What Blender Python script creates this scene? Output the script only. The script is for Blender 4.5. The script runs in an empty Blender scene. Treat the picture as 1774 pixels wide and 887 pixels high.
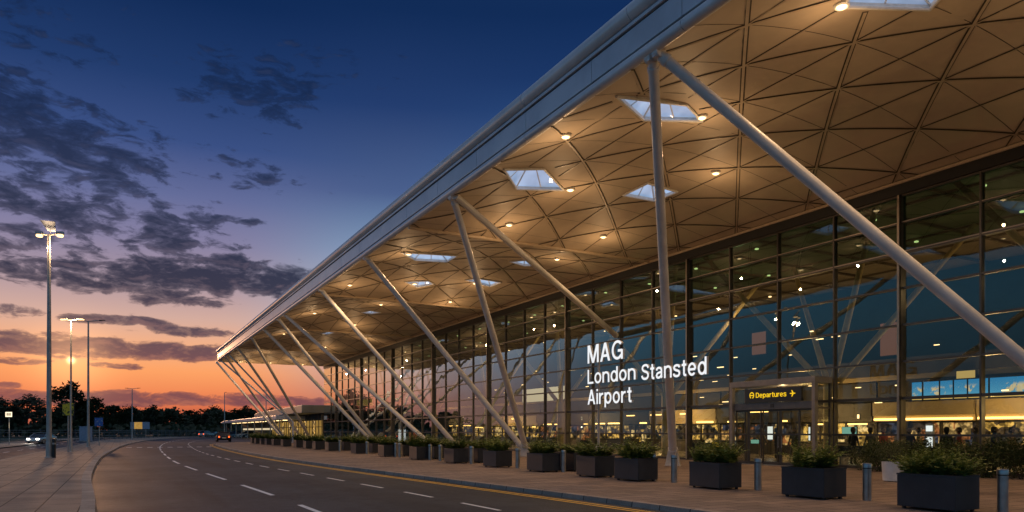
import bpy, bmesh, math, random
import numpy as np
from mathutils import Vector, Matrix, noise as mnoise

random.seed(11)
R = math.radians
scene = bpy.context.scene
COL = scene.collection

# ------------------------------------------------------------------ camera model
F, VPX, HZ, CH = 1250.0, 208.0, 746.0, 1.75
TH = math.atan((887.0 - VPX) / F)
CT, ST = math.cos(TH), math.sin(TH)


def ray(px, py):
    r = (px - 887.0) / F
    return Vector((r * CT + ST, CT - r * ST, (HZ - py) / F))


def at_z(px, py, z=0.0):
    d = ray(px, py)
    t = (z - CH) / d.z
    return Vector((d.x * t, d.y * t, z))


def at_x(px, py, x):
    d = ray(px, py)
    t = x / d.x
    return Vector((x, d.y * t, CH + d.z * t))


def azel(px, py):
    d = ray(px, py)
    return math.atan2(d.x, d.y), math.atan2(d.z, math.hypot(d.x, d.y))


# ------------------------------------------------------------------ mesh builder
class MB:
    def __init__(s):
        s.v, s.f, s.m = [], [], []

    def add(s, vs, fs, mi=0):
        b = len(s.v)
        s.v.extend(tuple(p) for p in vs)
        for f in fs:
            s.f.append(tuple(b + i for i in f))
            s.m.append(mi)
        return s

    def box(s, x0, x1, y0, y1, z0, z1, mi=0):
        vs = [(x, y, z) for z in (z0, z1) for y in (y0, y1) for x in (x0, x1)]
        return s.add(vs, [(0, 2, 3, 1), (4, 5, 7, 6), (0, 1, 5, 4), (2, 6, 7, 3), (0, 4, 6, 2), (1, 3, 7, 5)], mi)

    def cbox(s, x, y, z, w, d, h, mi=0):
        return s.box(x - w / 2, x + w / 2, y - d / 2, y + d / 2, z, z + h, mi)

    def tube(s, p, q, r0, r1=None, n=12, mi=0, caps=True):
        r1 = r0 if r1 is None else r1
        p, q = Vector(p), Vector(q)
        a = (q - p).normalized()
        u = a.orthogonal().normalized()
        w = a.cross(u)
        vs = []
        for c, r in ((p, r0), (q, r1)):
            for i in range(n):
                t = 2 * math.pi * i / n
                vs.append(c + (u * math.cos(t) + w * math.sin(t)) * r)
        fs = [(i, (i + 1) % n, n + (i + 1) % n, n + i) for i in range(n)]
        if caps:
            fs += [tuple(range(n - 1, -1, -1)), tuple(range(n, 2 * n))]
        return s.add(vs, fs, mi)

    def path(s, pts, r, n=8, mi=0):
        pts = [Vector(p) for p in pts]
        rings = []
        for i, p in enumerate(pts):
            a = (pts[min(i + 1, len(pts) - 1)] - pts[max(i - 1, 0)]).normalized()
            ref = Vector((0, 0, 1)) if abs(a.z) < .95 else Vector((1, 0, 0))
            u = a.cross(ref).normalized()
            w = u.cross(a)
            rr = r[i] if isinstance(r, (list, tuple)) else r
            rings.append([p + (u * math.cos(2 * math.pi * k / n) + w * math.sin(2 * math.pi * k / n)) * rr for k in range(n)])
        vs = [q for ring in rings for q in ring]
        fs = []
        for i in range(len(pts) - 1):
            for k in range(n):
                fs.append((i * n + k, i * n + (k + 1) % n, (i + 1) * n + (k + 1) % n, (i + 1) * n + k))
        fs += [tuple(range(n - 1, -1, -1)), tuple(range((len(pts) - 1) * n, len(pts) * n))]
        return s.add(vs, fs, mi)

    def lathe(s, prof, c=(0, 0, 0), n=20, mi=0):
        c = Vector(c)
        vs = []
        for r, z in prof:
            for i in range(n):
                t = 2 * math.pi * i / n
                vs.append((c.x + r * math.cos(t), c.y + r * math.sin(t), c.z + z))
        fs = []
        for j in range(len(prof) - 1):
            for i in range(n):
                fs.append((j * n + i, j * n + (i + 1) % n, (j + 1) * n + (i + 1) % n, (j + 1) * n + i))
        fs += [tuple(range(n - 1, -1, -1)), tuple(range((len(prof) - 1) * n, len(prof) * n))]
        return s.add(vs, fs, mi)

    def prism(s, poly, z0, z1, mi=0):
        """poly of (x, y) counter-clockwise, extruded in z"""
        n = len(poly)
        vs = [(x, y, z0) for x, y in poly] + [(x, y, z1) for x, y in poly]
        fs = [tuple(range(n - 1, -1, -1)), tuple(range(n, 2 * n))]
        fs += [(i, (i + 1) % n, n + (i + 1) % n, n + i) for i in range(n)]
        return s.add(vs, fs, mi)

    def prism_x(s, poly, x0, x1, mi=0):
        """poly of (y, z), extruded along x"""
        n = len(poly)
        vs = [(x0, y, z) for y, z in poly] + [(x1, y, z) for y, z in poly]
        fs = [tuple(range(n)), tuple(range(2 * n - 1, n - 1, -1))]
        fs += [(i, n + i, n + (i + 1) % n, (i + 1) % n) for i in range(n)]
        return s.add(vs, fs, mi)


def mesh_of(name, mb, mats, smooth=False, bevel=0.0, off=None):
    me = bpy.data.meshes.new(name)
    vs = mb.v if off is None else [(a - off[0], b - off[1], c - off[2]) for a, b, c in mb.v]
    me.from_pydata(vs, [], mb.f)
    for m in (mats if isinstance(mats, (list, tuple)) else [mats]):
        me.materials.append(m)
    if any(mb.m):
        me.polygons.foreach_set('material_index', mb.m)
    if bevel:
        bm = bmesh.new()
        bm.from_mesh(me)
        bmesh.ops.bevel(bm, geom=[e for e in bm.edges if len(e.link_faces) == 2 and e.calc_face_angle(0) > .5],
                        offset=bevel, segments=2, profile=.6, affect='EDGES', clamp_overlap=True)
        bm.to_mesh(me)
        bm.free()
    if smooth:
        me.polygons.foreach_set('use_smooth', [True] * len(me.polygons))
        try:
            me.set_sharp_from_angle(angle=R(40))
        except Exception:
            pass
    me.update()
    return me


def wloc(o):
    p = Vector((0, 0, 0))
    while o is not None:
        p += Vector(o.location)
        o = o.parent
    return p


def obj(name, mb, mats, parent=None, smooth=False, bevel=0.0, world=False, loc=None):
    """one mesh object; world=True: coordinates are world ones, made local to the parent"""
    off = wloc(parent) if (world and parent is not None) else (loc if (world and loc is not None) else None)
    me = mb if isinstance(mb, bpy.types.Mesh) else mesh_of(name, mb, mats, smooth, bevel, off)
    o = bpy.data.objects.new(name, me)
    COL.objects.link(o)
    if parent is not None:
        o.parent = parent
    if loc is not None:
        o.location = loc
    return o


def tag(o, label, cat, group=None):
    o['label'] = label
    o['category'] = cat
    if group:
        o['group'] = group
    return o


def thing(name, label, cat, loc=(0, 0, 0), rz=0.0, group=None):
    o = bpy.data.objects.new(name, None)
    COL.objects.link(o)
    o.location = loc
    o.rotation_euler = (0, 0, rz)
    o.empty_display_size = .2
    return tag(o, label, cat, group)


def kids(o):
    return [c for c in bpy.data.objects if c.parent == o]


def dup(root, loc, rz=None, label=None, scale=None):
    def rec(o, par):
        c = o.copy()
        COL.objects.link(c)
        if par is not None:
            c.parent = par
        for ch in kids(o):
            rec(ch, c)
        return c
    r = rec(root, None)
    r.location = loc
    if rz is not None:
        r.rotation_euler = (0, 0, rz)
    if scale is not None:
        r.scale = scale if isinstance(scale, (tuple, list)) else (scale,) * 3
    if label:
        r['label'] = label
    return r


def struct(name, mb, mats, kind='structure', **k):
    o = obj(name, mb, mats, **k)
    o['kind'] = kind
    return o


ORD = ['first', 'second', 'third', 'fourth', 'fifth', 'sixth', 'seventh', 'eighth', 'ninth', 'tenth', 'eleventh', 'twelfth',
       'thirteenth', 'fourteenth', 'fifteenth', 'sixteenth', 'seventeenth', 'eighteenth', 'nineteenth', 'twentieth',
       'twenty-first', 'twenty-second', 'twenty-third', 'twenty-fourth', 'twenty-fifth', 'twenty-sixth', 'twenty-seventh',
       'twenty-eighth', 'twenty-ninth', 'thirtieth', 'thirty-first', 'thirty-second', 'thirty-third', 'thirty-fourth']

# ------------------------------------------------------------------ node helpers


class T:
    def __init__(s, tree):
        s.t = tree
        s.n, s.l = tree.nodes, tree.links

    def put(s, sock, v):
        if isinstance(v, bpy.types.NodeSocket):
            s.l.new(v, sock)
        elif v is not None:
            if isinstance(v, (tuple, list)) and sock.type == 'RGBA' and len(v) == 3:
                v = (*v, 1)
            sock.default_value = v

    def node(s, typ, ins=None, **props):
        nd = s.n.new(typ)
        for k, v in props.items():
            setattr(nd, k, v)
        for k, v in (ins or {}).items():
            s.put(nd.inputs[k], v)
        return nd

    def m(s, op, a, b=None, c=None, clamp=False):
        nd = s.n.new('ShaderNodeMath')
        nd.operation = op
        nd.use_clamp = clamp
        for i, v in enumerate((a, b, c)):
            if v is not None:
                s.put(nd.inputs[i], v)
        return nd.outputs[0]

    def mix(s, fac, a, b, blend='MIX'):
        nd = s.n.new('ShaderNodeMix')
        nd.data_type = 'RGBA'
        nd.blend_type = blend
        s.put(nd.inputs[0], fac)
        s.put(nd.inputs[6], a)
        s.put(nd.inputs[7], b)
        return nd.outputs[2]

    def ramp(s, fac, stops, interp='LINEAR'):
        nd = s.n.new('ShaderNodeValToRGB')
        nd.color_ramp.interpolation = interp
        els = nd.color_ramp.elements
        while len(els) < len(stops):
            els.new(1.0)
        for e, (p, c) in zip(els, stops):
            e.position = p
            e.color = (*c, 1) if len(c) == 3 else c
        s.put(nd.inputs[0], fac)
        return nd.outputs[0]

    def smooth(s, x, lo, hi):
        nd = s.n.new('ShaderNodeMapRange')
        nd.interpolation_type = 'SMOOTHSTEP'
        for k, v in (('Value', x), ('From Min', lo), ('From Max', hi)):
            s.put(nd.inputs[k], v)
        return nd.outputs[0]

    def noise(s, vec, scale, detail=4, rough=.55, dist=0.0):
        nd = s.node('ShaderNodeTexNoise', {'Scale': scale, 'Detail': detail, 'Roughness': rough, 'Distortion': dist})
        if vec is not None:
            s.l.new(vec, nd.inputs['Vector'])
        return nd.outputs[0]

    def pos(s, obj=False):
        if obj:
            return s.node('ShaderNodeTexCoord').outputs['Object']
        return s.node('ShaderNodeNewGeometry').outputs['Position']


def new_mat(name):
    m = bpy.data.materials.new(name)
    m.use_nodes = True
    m.node_tree.nodes.clear()
    t = T(m.node_tree)
    out = t.node('ShaderNodeOutputMaterial')
    return m, t, out


def pbr(name, col, rough=.5, metal=0.0, var=.15, vscale=3.0, bump=0.0, bscale=60.0, obj=True, rvar=.1, spec=.5, col2=None):
    m, t, out = new_mat(name)
    p = t.pos(obj)
    n1 = t.noise(p, vscale, 5, .6)
    f = t.smooth(n1, .3, .7)
    c2 = col2 or tuple(c * (1 - var) for c in col)
    c1 = tuple(min(1, c * (1 + var * .5)) for c in col)
    colr = t.mix(f, c2, c1)
    b = t.node('ShaderNodeBsdfPrincipled', {'Base Color': colr, 'Metallic': metal, 'Specular IOR Level': spec})
    t.put(b.inputs['Roughness'], t.m('MULTIPLY_ADD', n1, rvar * 2, rough - rvar, clamp=True))
    if bump:
        bn = t.node('ShaderNodeBump', {'Strength': bump, 'Distance': .01, 'Height': t.noise(p, bscale, 3)})
        t.l.new(bn.outputs[0], b.inputs['Normal'])
    t.l.new(b.outputs[0], out.inputs[0])
    return m


def emit(name, col, strength, sample=True, var=None):
    m, t, out = new_mat(name)
    e = t.node('ShaderNodeEmission', {'Color': col, 'Strength': strength})
    if var:
        n = t.noise(t.pos(True), var, 2)
        t.put(e.inputs['Strength'], t.m('MULTIPLY', t.m('MULTIPLY_ADD', n, 1.2, .4), strength))
    t.l.new(e.outputs[0], out.inputs[0])
    m.cycles.emission_sampling = 'AUTO' if sample else 'NONE'
    return m


M = {}


def build_materials():
    # asphalt
    m, t, out = new_mat('asphalt')
    p = t.pos()
    sx = t.node('ShaderNodeVectorMath', {0: p, 1: (1.0, .06, 1.0)}, operation='MULTIPLY').outputs[0]
    lanes = t.noise(sx, .55, 4, .6)
    big = t.noise(p, .22, 5, .65)
    fine = t.noise(p, 55, 3, .7)
    grit = t.noise(p, 140, 2, .6)
    base = t.ramp(fine, [(.28, (.018, .022, .029)), (.52, (.040, .046, .056)), (.75, (.115, .122, .132))])
    base = t.mix(t.m('MULTIPLY', t.smooth(big, .42, .6), .6), base, (.026, .030, .037), 'MIX')
    mott = t.m('MULTIPLY_ADD', t.noise(p, 24.0, 3, .7), .5, t.m('MULTIPLY', t.noise(p, 3.2, 6, .75), .5))
    base = t.mix(.8, base, t.ramp(mott, [(.38, (.42,) * 3), (.62, (1.6,) * 3)]), 'MULTIPLY')
    base = t.mix(t.m('MULTIPLY', t.smooth(lanes, .45, .66), .8), base, (.020, .020, .022))
    # fine sealed cracks
    vo = t.node('ShaderNodeTexVoronoi', {'Vector': p, 'Scale': .12}, feature='DISTANCE_TO_EDGE')
    b = t.node('ShaderNodeBsdfPrincipled', {'Base Color': base, 'Specular IOR Level': .3})
    t.put(b.inputs['Roughness'], t.m('MULTIPLY_ADD', big, .25, .55))
    bn = t.node('ShaderNodeBump', {'Strength': .55, 'Distance': .012, 'Height': grit})
    t.l.new(bn.outputs[0], b.inputs['Normal'])
    t.l.new(b.outputs[0], out.inputs[0])
    M['asphalt'] = m

    def paving(name, c1, c2, mortar, w, h, rot=0.0, rough=.6):
        m, t, out = new_mat(name)
        p = t.pos()
        mp = t.node('ShaderNodeMapping', {'Vector': p, 'Rotation': (0, 0, rot)}).outputs[0]
        br = t.node('ShaderNodeTexBrick', {'Vector': mp, 'Color1': c1, 'Color2': c2, 'Mortar': mortar, 'Scale': 1.0,
                                           'Mortar Size': .017, 'Mortar Smooth': .3, 'Bias': -.1, 'Brick Width': w, 'Row Height': h})
        st = t.noise(p, .6, 6, .65)
        fi = t.noise(p, 35, 3, .65)
        col = t.mix(t.m('MULTIPLY', t.smooth(st, .4, .7), .5), br.outputs['Color'], tuple(c * .45 for c in c1), 'MIX')
        col = t.mix(.55, col, t.ramp(fi, [(.3, (.55,) * 3), (.7, (1.25,) * 3)]), 'MULTIPLY')
        b = t.node('ShaderNodeBsdfPrincipled', {'Base Color': col, 'Specular IOR Level': .25})
        t.put(b.inputs['Roughness'], t.m('MULTIPLY_ADD', st, .25, rough + .1))
        hgt = t.m('ADD', t.m('MULTIPLY', br.outputs['Fac'], -1.0), t.m('MULTIPLY', fi, .35))
        bn = t.node('ShaderNodeBump', {'Strength': .5, 'Distance': .012, 'Height': hgt})
        t.l.new(bn.outputs[0], b.inputs['Normal'])
        t.l.new(b.outputs[0], out.inputs[0])
        return m
    M['paving'] = paving('forecourt_paving', (.32, .24, .20), (.21, .165, .14), (.07, .055, .05), .9, .45)
    M['flags'] = paving('footway_flags', (.38, .275, .205), (.30, .215, .165), (.05, .04, .035), 1.5, .75, R(90))
    M['kerb'] = paving('kerb_stones', (.42, .34, .28), (.32, .265, .225), (.05, .04, .035), .915, 80.0, R(90), .65)
    M['ground'] = pbr('rough_grass', (.035, .045, .02), .9, var=.5, vscale=.4, bump=.6, bscale=20, obj=False)

    def paint(name, col, dark):
        m, t, out = new_mat(name)
        p = t.pos()
        w = t.smooth(t.noise(p, 9, 6, .75), .34, .46)
        b = t.node('ShaderNodeBsdfPrincipled', {'Base Color': t.mix(w, dark, col), 'Roughness': .55})
        t.l.new(b.outputs[0], out.inputs[0])
        return m
    M['white_line'] = paint('white_road_paint', (.80, .79, .77), (.22, .21, .2))
    M['yellow_line'] = paint('yellow_road_paint', (.80, .42, .03), (.25, .14, .03))

    M['strut'] = pbr('painted_strut', (.74, .73, .72), .35, var=.12, vscale=1.2, bump=.05, bscale=30)
    M['fascia'] = pbr('fascia_panel', (.68, .71, .76), .34, .15, var=.12, vscale=.6, obj=False)
    M['tube'] = pbr('edge_tube', (.76, .77, .80), .36, .1, var=.12, vscale=.7, obj=False)
    M['gap'] = pbr('shadow_gap', (.02, .02, .022), .7)
    M['ceiling'] = pbr('canopy_panel', (.66, .53, .39), .55, var=.14, vscale=.35, obj=False, bump=.03, bscale=3)
    M['rib'] = pbr('canopy_rib', (.60, .47, .33), .45, var=.1)
    M['rib_dark'] = pbr('canopy_joint', (.11, .085, .06), .8)
    M['roof'] = pbr('roof_membrane', (.45, .47, .5), .6, var=.2, vscale=.3, obj=False)
    M['mullion'] = pbr('bronze_frame', (.085, .075, .068), .35, .5, var=.2)
    M['mullion_light'] = pbr('edge_trim', (.34, .29, .24), .35, .5, var=.2)
    M['black'] = pbr('black_frieze', (.012, .012, .013), .6)
    M['concrete'] = pbr('pale_concrete', (.55, .51, .47), .7, var=.25, vscale=2, bump=.2)
    M['steel'] = pbr('brushed_steel', (.42, .41, .40), .34, .85, var=.18, vscale=4)
    M['galv'] = pbr('galvanised_post', (.46, .43, .39), .5, .25, var=.2, vscale=2)
    M['planter'] = pbr('dark_planter', (.024, .027, .034), .45, var=.3, vscale=2.2, bump=.12, bscale=25)
    M['fence'] = pbr('fence_steel', (.10, .12, .13), .5, .4, var=.2)
    M['wing_roof'] = pbr('wing_roof_sheet', (.16, .18, .21), .45, .3, var=.2, vscale=.4, obj=False)
    M['soil'] = pbr('soil', (.03, .022, .015), .95, bump=.8)
    M['porch'] = pbr('porch_cladding', (.24, .215, .205), .45, .3, var=.15)
    M['porch_dark'] = pbr('porch_header', (.10, .10, .11), .4, .3, var=.15)
    M['dark'] = pbr('dark_plastic', (.02, .02, .022), .4)
    M['white'] = pbr('white_paint', (.75, .74, .72), .45)
    M['bark'] = pbr('bark', (.06, .045, .035), .9, bump=.6, bscale=12)
    M['int_floor'] = pbr('hall_floor', (.22, .19, .16), .28, var=.15, obj=False)
    M['int_wall'] = pbr('hall_wall', (.045, .10, .125), .7, var=.2, vscale=.4, obj=False)
    M['int_dark'] = pbr('hall_dark', (.06, .05, .045), .6, var=.3, vscale=.8, obj=False)
    M['int_ceil'] = pbr('hall_ceiling', (.30, .25, .20), .7, var=.2, vscale=.3, obj=False)
    M['int_strut'] = pbr('hall_strut', (.48, .38, .18), .45, var=.15)
    M['bulkhead'] = pbr('shop_bulkhead', (.50, .38, .22), .55, var=.15, vscale=.5, obj=False)
    M['rubber'] = pbr('tyre_rubber', (.015, .015, .015), .8)
    M['car_glass'] = pbr('car_window', (.012, .014, .018), .08, spec=.8, var=.1)
    M['number_white'] = pbr('number_plate', (.7, .68, .6), .5)

    def leaf(name, a, b_, rough=.5):
        m, t, out = new_mat(name)
        g = t.node('ShaderNodeNewGeometry')
        n = t.noise(t.pos(True), 1.3, 3)
        c = t.mix(g.outputs['Random Per Island'], a, b_)
        c = t.mix(t.m('MULTIPLY', n, .6), c, tuple(x * .5 for x in a))
        d = t.node('ShaderNodeBsdfPrincipled', {'Base Color': c, 'Roughness': rough, 'Specular IOR Level': .4})
        tr = t.node('ShaderNodeBsdfTranslucent', {'Color': c})
        mx = t.node('ShaderNodeMixShader', {0: .25, 1: d.outputs[0], 2: tr.outputs[0]})
        t.l.new(mx.outputs[0], out.inputs[0])
        return m
    M['tree_leaf'] = leaf('tree_leaf', (.030, .042, .016), (.055, .062, .025), .7)
    M['shrub_leaf'] = leaf('shrub_leaf', (.12, .20, .04), (.27, .32, .07))
    M['bush_leaf'] = leaf('bush_leaf', (.035, .065, .02), (.08, .10, .03))

    # facade glass: thin sheet, reflects by Fresnel, otherwise tinted clear
    def glass(name, tint, ior=1.50, wob=.010, boost=3.2):
        m, t, out = new_mat(name)
        p = t.pos()
        fc = t.node('ShaderNodeLayerWeight', {'Blend': .5}).outputs['Facing']
        fr = t.m('MULTIPLY_ADD', t.m('POWER', fc, 3.4), .97, .022)
        fac = t.m('DIVIDE', t.m('MULTIPLY', fr, boost), t.m('ADD', fr, 1.0), clamp=True)
        tr = t.node('ShaderNodeBsdfTransparent', {'Color': tint})
        gl = t.node('ShaderNodeBsdfGlossy', {'Color': (.84, .95, 1.0), 'Roughness': .0})
        if wob:
            bn = t.node('ShaderNodeBump', {'Strength': wob, 'Distance': 1.0, 'Height': t.noise(p, .55, 1, .4)})
            t.l.new(bn.outputs[0], gl.inputs['Normal'])
        mx = t.node('ShaderNodeMixShader', {0: fac, 1: tr.outputs[0], 2: gl.outputs[0]})
        t.l.new(mx.outputs[0], out.inputs[0])
        return m
    M['glass'] = glass('curtain_glass', (.76, .80, .70))
    M['spandrel'] = glass('upper_glass', (.12, .27, .20))
    M['door_glass'] = glass('door_glass', (.92, .92, .86), wob=0, boost=1.2)

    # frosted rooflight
    m, t, out = new_mat('rooflight_glow_glass')
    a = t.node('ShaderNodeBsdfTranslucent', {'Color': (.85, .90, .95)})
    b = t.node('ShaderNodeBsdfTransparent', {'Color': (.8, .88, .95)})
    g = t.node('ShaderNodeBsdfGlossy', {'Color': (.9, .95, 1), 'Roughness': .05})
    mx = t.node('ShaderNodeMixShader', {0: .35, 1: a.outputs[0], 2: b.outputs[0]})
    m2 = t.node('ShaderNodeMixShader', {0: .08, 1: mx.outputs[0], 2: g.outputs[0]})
    em = t.node('ShaderNodeEmission', {'Color': (.60, .75, 1.0)})  # cool glow put into the pane to make it pale; no lamp here
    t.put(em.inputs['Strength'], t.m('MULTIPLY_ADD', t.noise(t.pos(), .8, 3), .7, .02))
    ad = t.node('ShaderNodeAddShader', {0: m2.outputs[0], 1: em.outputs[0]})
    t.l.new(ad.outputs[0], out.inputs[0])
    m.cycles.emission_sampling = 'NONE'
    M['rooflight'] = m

    M['lamp_warm'] = emit('lamp_warm', (1.0, .62, .27), 6, sample=False)
    M['lamp_post'] = emit('lamp_post_bulb', (1.0, .60, .27), 3.2, sample=False)
    M['lamp_small'] = emit('lamp_small', (1.0, .66, .30), 3.5, sample=False)
    M['cove'] = emit('cove_light', (1.0, .58, .17), 5.0)
    M['letters'] = emit('lit_letters', (.95, .97, 1.0), .95)
    M['letter_side'] = pbr('letter_side', (.5, .52, .55), .5)
    M['sign_yellow'] = emit('lit_sign_yellow', (1.0, .62, .02), 1.0, sample=False)
    M['white_screen'] = emit('white_screen', (.9, .92, 1.0), 1.3, sample=False)
    M['cyan_screen'] = emit('cyan_screen', (.35, .75, .65), .6, sample=False)
    M['headlight'] = emit('headlight', (1.0, .93, .80), 14, sample=False)
    M['taillight'] = emit('taillight', (1.0, .12, .02), 2.5, sample=False)
    M['lit_box'] = emit('lit_sign_box', (1.0, .82, .55), 1.6, sample=False)
    M['warm_window'] = emit('warm_window', (1.0, .58, .14), .30, var=1.2)
    M['warm_panel'] = emit('warm_panel', (1.0, .66, .20), .55, sample=False)
    M['cream_panel'] = emit('cream_panel', (1.0, .80, .50), .75, sample=False)
    M['pink_banner'] = emit('pink_banner', (1.0, .40, .20), .15, sample=False)
    M['red_panel'] = emit('red_panel', (1.0, .10, .04), .55, sample=False)

    # picture panels: blue backlit scene with pale shapes
    m, t, out = new_mat('picture_panel')
    p = t.pos()
    s = t.node('ShaderNodeSeparateXYZ', {0: p})
    h = t.m('MULTIPLY', t.m('SUBTRACT', s.outputs[2], 3.5), 1.0, clamp=True)
    n = t.noise(p, 1.7, 4, .6, .6)
    band = t.m('MULTIPLY', t.smooth(h, .12, .3), t.m('SUBTRACT', 1.0, t.smooth(h, .55, .8)))
    mask = t.m('MULTIPLY', t.smooth(n, .54, .60), band)
    n2 = t.noise(p, 4, 2)
    c = t.mix(h, (.12, .42, .68), (.04, .25, .55))
    c = t.mix(mask, c, t.mix(n2, (.85, .50, .08), (.75, .72, .60)))
    c = t.mix(t.smooth(h, .16, .05), c, (1.0, .62, .16))
    e = t.node('ShaderNodeEmission', {'Color': c, 'Strength': .85})
    t.l.new(e.outputs[0], out.inputs[0])
    M['picture'] = m

    # shop fronts: backlit goods and posters
    def shop(name, seed, cols, st):
        m, t, out = new_mat(name)
        p = t.pos()
        q = t.node('ShaderNodeVectorMath', {0: p, 1: (seed, seed * 1.7, seed * .3)}, operation='ADD').outputs[0]
        st1 = t.node('ShaderNodeVectorMath', {0: q, 1: (1, 2.2, 3.0)}, operation='MULTIPLY').outputs[0]
        v = t.node('ShaderNodeTexVoronoi', {'Vector': st1, 'Scale': .62}, distance='CHEBYCHEV')
        k = t.node('ShaderNodeSeparateColor', {0: v.outputs['Color']})
        c = t.ramp(k.outputs[0], cols, 'CONSTANT')
        n = t.noise(q, 3.6, 4)
        stg = t.m('MULTIPLY', t.m('MULTIPLY_ADD', t.smooth(n, .4, .65), 1.1, .2), st)
        e = t.node('ShaderNodeEmission', {'Color': c, 'Strength': stg})
        t.l.new(e.outputs[0], out.inputs[0])
        m.cycles.emission_sampling = 'NONE'
        return m
    M['shop_blue'] = shop('shop_blue', 3.1, [(0, (.02, .05, .18)), (.3, (.03, .03, .05)), (.5, (.08, .16, .42)), (.62, (.45, .24, .07)), (.8, (.75, .48, .22)), (.88, (.02, .04, .12))], 1.1)
    M['shop_warm'] = shop('shop_warm', 7.7, [(0, (.9, .50, .12)), (.3, (.10, .06, .03)), (.55, (.55, .32, .10)), (.7, (.05, .04, .03)), (.85, (.95, .62, .25))], 1.1)
    M['shop_red'] = shop('shop_red', 12.3, [(0, (.40, .14, .05)), (.25, (.06, .04, .03)), (.5, (.70, .42, .16)), (.7, (.06, .06, .09)), (.84, (.8, .42, .14))], 1.0)

    # yellow and blue road-sign faces
    def signface(name, a, b_, c_, sc):
        m, t, out = new_mat(name)
        p = t.pos(True)
        n = t.noise(p, sc, 1, .4)
        col = t.mix(t.smooth(n, .54, .57), a, b_)
        n2 = t.noise(t.node('ShaderNodeVectorMath', {0: p, 1: (4, 9, 2)}, operation='ADD').outputs[0], sc * 1.6, 1)
        col = t.mix(t.smooth(n2, .62, .65), col, c_)
        b = t.node('ShaderNodeBsdfPrincipled', {'Base Color': col, 'Roughness': .4})
        t.l.new(b.outputs[0], out.inputs[0])
        return m
    M['sign_face_yellow'] = signface('yellow_sign_face', (.55, .48, .02), (.06, .06, .02), (.25, .22, .02), 4.0)
    M['sign_face_blue'] = signface('blue_sign_face', (.05, .13, .45), (.10, .17, .42), (.5, .5, .5), 3.0)
    M['board_left'] = emit('board_picture', (.75, .42, .10), .5, sample=False, var=1.4)
    M['board_right'] = pbr('board_plain', (.35, .40, .50), .5)
    M['yellow_board'] = pbr('yellow_board', (.75, .6, .03), .4, var=.05)

    M['car_silver'] = pbr('silver_car_paint', (.42, .42, .43), .25, .6, var=.05)
    M['car_dark'] = pbr('dark_car_paint', (.03, .035, .045), .22, .4, var=.05)
    M['car_grey'] = pbr('grey_car_paint', (.16, .17, .19), .25, .5, var=.05)
    M['car_white'] = pbr('white_car_paint', (.6, .6, .6), .3, var=.05)
    M['car_blue'] = pbr('blue_car_paint', (.05, .08, .18), .25, .4, var=.05)
    M['skin'] = pbr('skin', (.42, .27, .2), .6)
    for k, c in (('coat_black', (.02, .02, .025)), ('coat_navy', (.03, .04, .09)), ('coat_grey', (.14, .13, .13)), ('coat_red', (.30, .05, .04)), ('coat_tan', (.32, .24, .15)), ('coat_white', (.55, .53, .5))):
        M[k] = pbr(k, c, .8)
    M['hair'] = pbr('hair', (.03, .02, .015), .6)


build_materials()

# ------------------------------------------------------------------ world
SUN_AZ, SUN_EL = azel(123, 624)


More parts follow.
